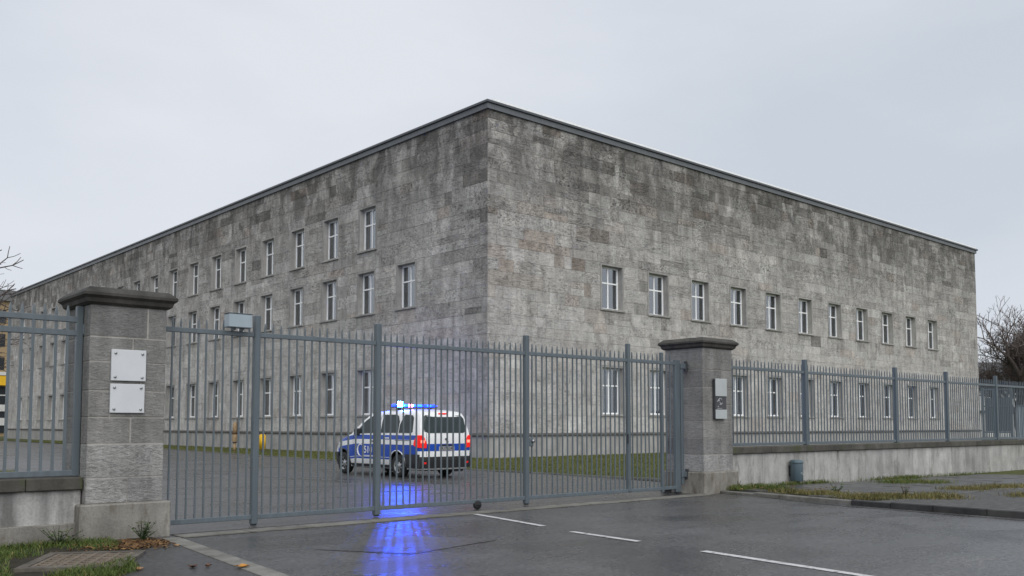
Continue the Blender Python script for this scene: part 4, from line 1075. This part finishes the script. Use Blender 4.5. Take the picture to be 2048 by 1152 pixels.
P = np.concatenate([scatter(60000, [(-6.45, -16.5), (-6.85, -7.2), (-6.2, 2.5), (-5.2, 14), (-0.08, 14), (-0.08, -0.08), (14, -0.08), (14, -16.5)], 1), scatter(16000, [(-5.2, 14), (-4.5, 25.3), (-4.1, 60), (-0.1, 60), (-0.1, 14)], 2)])
blades('lawn_grass', P, np.full(len(P), 0.025), 0.03, 0.085, 0.016, M['blade'], 3, 0.8, 0.45, 'short damp lawn grass around the stone building', 'grass')
P = scatter(14000, LAWN2, 5); blades('side_lawn_grass', P, np.full(len(P), 0.015), 0.03, 0.08, 0.016, M['blade'], 6, 0.8, 0.5, 'short grass of the lawn seen behind the left fence', 'grass')
# rough grass at the foot of the left wall and pillar
LG = [(-22.3, -18.72), (-22.35, -19.35), (-22.6, -20.0), (-23.0, -19.6), (-23.75, -20.0), (-24.2, -22), (-28, -23), (-28, -18.6)]
P = np.concatenate([scatter(34000, LG, 8, -0.25), scatter(2600, [(-23.05, -21.1), (-22.72, -20.75), (-22.9, -21.6), (-23.6, -22.2), (-23.8, -21.5), (-23.4, -21.2)], 9)])
hs = None
blades('rough_grass', P, np.full(len(P), 0.012), 0.02, 0.10, 0.008, M['blade2'], 10, 1.2, 0.42, 'rough green grass at the foot of the left wall', 'grass')
# leaf litter
def litter(name, P, z, smin, smax, seed, label):
    rs = np.random.RandomState(seed); mb = MB()
    for x, y in P:
        a = rs.rand() * 6.28; s = smin + (smax - smin) * rs.rand(); c, q = math.cos(a), math.sin(a); t1, t2 = rs.randn(2) * 0.35
        loc = [(-s, 0), (-0.2 * s, -0.5 * s), (s, 0), (-0.1 * s, 0.5 * s)]
        mb.add([(x + u * c - v * q, y + u * q + v * c, z + 0.006 + abs(u * t1 + v * t2)) for u, v in loc], [(0, 1, 2, 3)], (min(1, max(0, 0.5 + rs.randn() * 0.25)), 0))
    tag(mb.build(name, M['litter']), label, 'leaf litter', kind='stuff')
rs_ = np.random.RandomState(12); P = np.stack([-22.2 + rs_.randn(1500) * 0.26, -19.5 + rs_.randn(1500) * 0.24], 1); P = P[(P[:, 0] < -21.78 - (-19.2 - P[:, 1]) * 0.11) & (P[:, 1] < -18.95)]
litter('leaf_litter', P, 0.012, 0.015, 0.045, 13, 'brown leaf litter in the corner by the tall pillar')
P = np.concatenate([scatter(160, [(-9.3, -19.3), (-9.0, -21.5), (-7, -20.5), (-7.5, -19.2)], 14), scatter(120, [(-9.8, -22.5), (-7.5, -23.4), (-7.5, -22.4), (-9, -21.8)], 15)])
litter('pavement_litter', P, 0.09, 0.015, 0.05, 16, 'dead brown leaves scattered along the pavement edge')
# pavement tufts and verge grass on the right
def tufts(name, cl, mat, seed, label, hmin=0.04, hmax=0.16, tm=0.5):
    rs = np.random.RandomState(seed); pts = []
    for (x, y, sx, sy, n) in cl:
        q = rs.randn(n, 2) * 0.5; pts.append(np.stack([x + q[:, 0] * sx, y + q[:, 1] * sy], 1))
    P = np.concatenate(pts); P = P[P[:, 0] > np.array([kx(y) for y in P[:, 1]]) + 0.12]
    P = P[P[:, 1] < -18.8 - 0.0116 * (P[:, 0] + 9)]
    blades(name, P, np.array([pz(x) - 0.01 for x in P[:, 0]]), hmin, hmax, 0.010, mat, seed + 1, 1.0, tm, label, 'grass')
tufts('pavement_tufts', [(-9.0, -19.25, 0.35, 0.3, 900), (-8.15, -19.2, 0.4, 0.25, 900), (-8.3, -19.75, 0.35, 0.35, 900), (-2.9, -20.1, 0.9, 0.5, 1500), (-2.4, -20.7, 0.7, 0.4, 500), (-6.6, -19.05, 0.8, 0.12, 500), (-5.2, -19.0, 0.8, 0.12, 500), (-1.0, -19.05, 2.2, 0.18, 900), (3.0, -19.15, 2.5, 0.18, 500), (-0.6, -19.2, 0.6, 0.2, 500)], M['blade2'], 30, 'green grass tufts along the low wall and pavement', 0.03, 0.15, 0.5)
tufts('verge_grass', [(-9.1, -20.7, 0.35, 0.5, 1000), (-8.9, -21.3, 0.45, 0.4, 1100), (-9.3, -22.3, 0.55, 0.45, 1700), (-8.6, -22.6, 0.7, 0.5, 1700), (-8.0, -23.2, 0.6, 0.5, 1200), (-7.4, -22.9, 0.6, 0.4, 700), (-4.6, -22.4, 0.8, 0.5, 1300), (-3.0, -22.5, 1.0, 0.45, 1300), (-2.0, -22.9, 0.8, 0.4, 700), (-5.8, -24.1, 0.7, 0.4, 700)], M['blade3'], 40, 'straw coloured verge grass along the kerb on the right', 0.03, 0.13, 0.5)

def weed(name, loc, n, r, hgt, seed, label, mat='weed'):
    rs = random.Random(seed); root = empty(name, loc); tag(root, label, 'weed'); st = MB(); lf = MB()
    for i in range(n):
        a = rs.uniform(0, 6.28); rr = r * rs.uniform(0.2, 1); h = hgt * rs.uniform(0.4, 1); tip = (rr * math.cos(a), rr * math.sin(a), h)
        st.tube((0, 0, 0), tip, 0.004, 0.002, 4)
        for k in range(7):
            f = rs.uniform(0.3, 1.0); p = Vector(tip) * f; b = rs.uniform(0, 6.28); s = rs.uniform(0.025, 0.055); d = Vector((math.cos(b), math.sin(b), rs.uniform(-0.2, 0.6))); n_ = Vector((-math.sin(b), math.cos(b), 0))
            lf.add([p, p + d * s * 0.5 + n_ * s * 0.35, p + d * s, p + d * s * 0.5 - n_ * s * 0.35], [(0, 1, 2, 3)], (rs.random(), 0))
    st.build('stem', M['weed'], root); lf.build('leaves', M[mat], root)
weed('weed_plant', (-21.98, -19.12, 0.012), 26, 0.20, 0.26, 1, 'leafy green weed at the foot of the tall pillar')
weed('weed_plant', (-22.95, -18.95, 0.012), 22, 0.3, 0.24, 2, 'dark leafy weed under the streaked low wall')
weed('weed_plant', (-8.75, -19.1, 0.08), 16, 0.16, 0.2, 3, 'brown leafy weed beside the right pillar base', 'litter')
weed('weed_plant', (-8.6, -21.4, 0.08), 16, 0.16, 0.22, 4, 'dark bushy weed in the kerb verge grass')
weed('weed_plant', (-8.4, -22.75, 0.08), 12, 0.12, 0.25, 5, 'thin upright weed rising from the straw verge', 'litter')

def leaf(loc, s, rz, c, label):
    mb = MB(); n = 10; ring = []
    for i in range(n):
        a = 2 * math.pi * i / n; r = s * (1.0 if i % 2 == 0 else 0.62); ring.append((r * math.cos(a), r * 0.8 * math.sin(a), 0.012 + 0.02 * abs(math.sin(a * 1.5))))
    mb.add([(0, 0, 0.004)] + ring + [(0, 0, 0.001)] + [(x, y, z - 0.003) for x, y, z in ring], [(0, 1 + i, 1 + (i + 1) % n) for i in range(n)] + [(n + 1, n + 2 + (i + 1) % n, n + 2 + i) for i in range(n)] + [(1 + i, n + 2 + i, n + 2 + (i + 1) % n, 1 + (i + 1) % n) for i in range(n)])
    o = mb.build('fallen_leaf', plain('leaf_' + label.split()[0], c, 0.6, 0, 0.3, 30), None, loc, rz); tag(o, label, 'leaf', 'fallen leaves')
leaf((-22.92, -21.6, 0.013), 0.06, 0.4, (0.42, 0.24, 0.12), 'pale orange fallen leaf near the drain grate')
leaf((-22.44, -21.81, 0.013), 0.07, 1.2, (0.06, 0.025, 0.012), 'dark brown fallen leaf on the footpath asphalt')
leaf((-22.29, -21.85, 0.013), 0.04, 2.2, (0.12, 0.05, 0.02), 'small reddish fallen leaf on the footpath asphalt')
leaf((-22.06, -22.17, 0.02), 0.085, 0.1, (0.42, 0.19, 0.025), 'yellow orange fallen leaf on the kerb strip')

# bare trees
def bare_tree(loc, height, seed, label, spread=0.75, depth=6, first=0.22, nb=3, twig=0.006, lean=(0, 0)):
    rs = random.Random(seed); tr = MB(); cr = MB(); root = empty('bare_tree', loc); tag(root, label, 'tree', 'bare winter trees')
    def grow(p, d, L, r, lv):
        segs = 3 if lv < 3 else 2; q = p; dd = d.copy()
        for i in range(segs):
            nd = (dd + Vector((rs.gauss(0, 0.13), rs.gauss(0, 0.13), rs.gauss(0.04, 0.08)))).normalized(); e = q + nd * (L / segs)
            r0 = r * (1 - 0.28 * i / segs); r1 = r * (1 - 0.28 * (i + 1) / segs)
            (tr if lv < 2 else cr).tube(q, e, max(r0, twig), max(r1, twig), 7 if lv < 2 else (5 if lv < 4 else 3), False)
            if lv >= 1 and i < segs - 1 and lv < depth and rs.random() < 0.75:
                ax = nd.orthogonal().normalized(); ax.rotate(Matrix.Rotation(rs.uniform(0, 6.28), 3, nd)); b = nd.copy(); b.rotate(Matrix.Rotation(spread * rs.uniform(0.6, 1.1), 3, ax))
                grow(e, b, L * rs.uniform(0.45, 0.7), r * 0.45, lv + 1)
            q, dd = e, nd
        if lv >= depth: return
        k = nb + (1 if lv == 0 else 0) if lv < 3 else rs.choice((2, 3))
        off = rs.uniform(0, 6.28)
        for j in range(k):
            ax = dd.orthogonal().normalized(); ax.rotate(Matrix.Rotation(off + 6.28 * j / k + rs.uniform(-0.4, 0.4), 3, dd)); b = dd.copy()
            b.rotate(Matrix.Rotation(spread * rs.uniform(0.35, 1.0), 3, ax)); b = (b + Vector((0, 0, 0.12))).normalized()
            grow(q, b, L * rs.uniform(0.62, 0.86), r * (0.62 if j else 0.72), lv + 1)
    grow(Vector((0, 0, -0.1)), Vector((lean[0], lean[1], 1)).normalized(), height * first, height * 0.016, 0)
    tr.build('trunk', M['bark'], root); cr.build('crown', M['twig'], root)
    return root
bare_tree((65.5, -0.2, -0.05), 24, 3, 'broad bare tree at the right edge beyond the steel fence', 0.8, 7, 0.16, 3, 0.013)
bare_tree((73.0, 4.0, -0.05), 20, 9, 'bare tree close behind the far corner of the building', 0.85, 7, 0.14, 3, 0.014)
bare_tree((84.0, -1.0, -0.05), 21, 17, 'farthest bare tree standing before the white house', 0.85, 7, 0.16, 3, 0.016)
bare_tree((62.5, -5.0, -0.05), 13, 23, 'low spreading bare tree above the corrugated fence', 0.95, 7, 0.10, 3, 0.010)
bare_tree((-19.2, 14.8, -0.05), 19, 31, 'bare tree reaching in from the left edge', 0.85, 6, 0.16, 3, 0.007)

# ------------------------------------------------------------------ background buildings, side gate, corrugated fence
M['white_wall'] = plain('white_render', (0.55, 0.55, 0.54), 0.8); M['dark_roof'] = plain('dark_roof', (0.05, 0.055, 0.062), 0.6); M['dk_glass'] = plain('dark_window', (0.03, 0.035, 0.04), 0.1)
hs_ = empty('white_house', (104, 13, -0.05), R(-42)); tag(hs_, 'white house with dark rounded roof behind the bare trees', 'house')
MB().box(-11, 11, 0, 9, 0, 6.2).build('wall', M['white_wall'], hs_)
r = MB(); pf = [(-0.5, 6.2), (-0.3, 7.6), (1.2, 9.2), (4.5, 10.0), (7.8, 9.2), (9.3, 7.6), (9.5, 6.2)]; n = len(pf)
r.add([(-11.4, y, z) for y, z in pf] + [(11.4, y, z) for y, z in pf], [(i, n + i, n + i + 1, i + 1) for i in range(n - 1)] + [tuple(range(n)), tuple(range(2 * n - 1, n - 1, -1)), (0, n - 1, 2 * n - 1, n)])
rf_ = r.build('roof', M['dark_roof'], hs_)
MB().box(3, 4, 3, 4, 9.2, 11.2).build('chimney', M['white_wall'], rf_)
wm = MB().box(-0.6, 0.6, -0.05, 0.06, 0, 1.5).mesh('window', M['dk_glass'])
for x in (-8.5, -5, -1.5, 2, 5.5, 9):
    for z in (1.0, 3.9): link('window', wm, hs_, (x, 0, z))
MB().box(-11.3, 11.3, -0.25, 0, 3.1, 3.45).build('string_course', M['dark_roof'], hs_)

M['ochre'] = plain('ochre_render', (0.30, 0.22, 0.125), 0.8); M['yellow_sign'] = plain('yellow_band', (0.72, 0.42, 0.01), 0.5); M['grey_flat'] = plain('grey_roof_edge', (0.12, 0.125, 0.13), 0.6)
an = empty('ochre_building', (2.6, 108, -0.05), 0); tag(an, 'ochre building with yellow band and white glazed front at far left', 'building')
MB().box(-30, 3.4, 0, 14, 0, 18.4).build('wall', M['ochre'], an)
MB().box(-30.4, 3.7, -0.5, 14.3, 18.4, 19.9).build('roof', M['grey_flat'], an)
MB().box(-30, 3.6, -0.8, 0, 6.9, 8.2).build('yellow_band', M['yellow_sign'], an)
MB().box(-30, 3.65, -0.9, 0, 8.25, 8.7).build('white_band', M['white_wall'], an)
gm = MB().box(-1.3, 1.3, -0.12, 0.02, 0, 6.2).mesh('window', M['dk_glass']); fm = MB().box(-1.5, -1.3, -0.3, 0.0, 0, 6.2).box(1.3, 1.5, -0.3, 0, 0, 6.2).box(-1.3, 1.3, -0.25, 0, 1.0, 2.0).box(-1.3, 1.3, -0.25, 0, 2.9, 3.8).box(-1.3, 1.3, -0.2, 0, 5.0, 5.15).mesh('frame', M['white_wall'])
um = MB().box(-0.8, 0.8, -0.06, 0.02, 0, 1.7).mesh('window', M['dk_glass'])
for i in range(11):
    o = link('window', gm, an, (1.9 - 3.0 * i, 0, 0.5)); link('frame', fm, o)
    for z in (9.0, 12.2, 15.4): link('window', um, an, (1.9 - 3.0 * i, 0, z))

# pedestrian gate and corrugated sheets beyond the right end of the building
M['sheet'] = mat_steel('corrugated_sheet', (0.27, 0.32, 0.36), 0.4)
pg = empty('side_gate', (31.4, -8.8, 0.02), R(-74)); tag(pg, 'narrow blue grey side gate with mesh infill behind the fence', 'gate')
for x in (0, 1.5): MB().cbox(x - 0.06, x + 0.06, -0.06, 0.06, 0, 3.7, 0.01).build('post', M['steel2'], pg)
for z in (0.55, 1.05, 2.6, 3.6): MB().box(0.06, 1.44, -0.03, 0.03, z - 0.04, z + 0.04).build('rail', M['steel'], pg)
bme = MB().box(-0.015, 0.015, -0.015, 0.015, 0.5, 3.6).mesh('bar', M['steel2'])
for i in range(10): link('bar', bme, pg, (0.14 + i * 0.135, 0, 0))
MB().box(0.1, 1.4, 0.02, 0.03, 1.1, 3.1).build('mesh_panel', M['steel2'], pg)
cf = empty('corrugated_fence', (31.9, -10.45, 0.02), R(-73)); tag(cf, 'pale corrugated metal sheet fence at the right edge', 'fence')
sh = MB(); n = 24; vs = []
for i in range(n + 1): x = 1.0 * i / n; yv = 0.03 * math.sin(i / n * 2 * math.pi * 5); vs += [(x, yv, 0), (x, yv, 2.6)]
sh.add(vs, [(2 * i, 2 * i + 2, 2 * i + 3, 2 * i + 1) for i in range(n)]); sh_me = sh.mesh('sheet', M['sheet'], True)
for i in range(8): link('sheet', sh_me, cf, (i * 1.01, 0, random.uniform(0, 0.03)))
MB().box(0, 8.1, -0.07, -0.04, 2.56, 2.66).build('rail', M['steel'], cf)
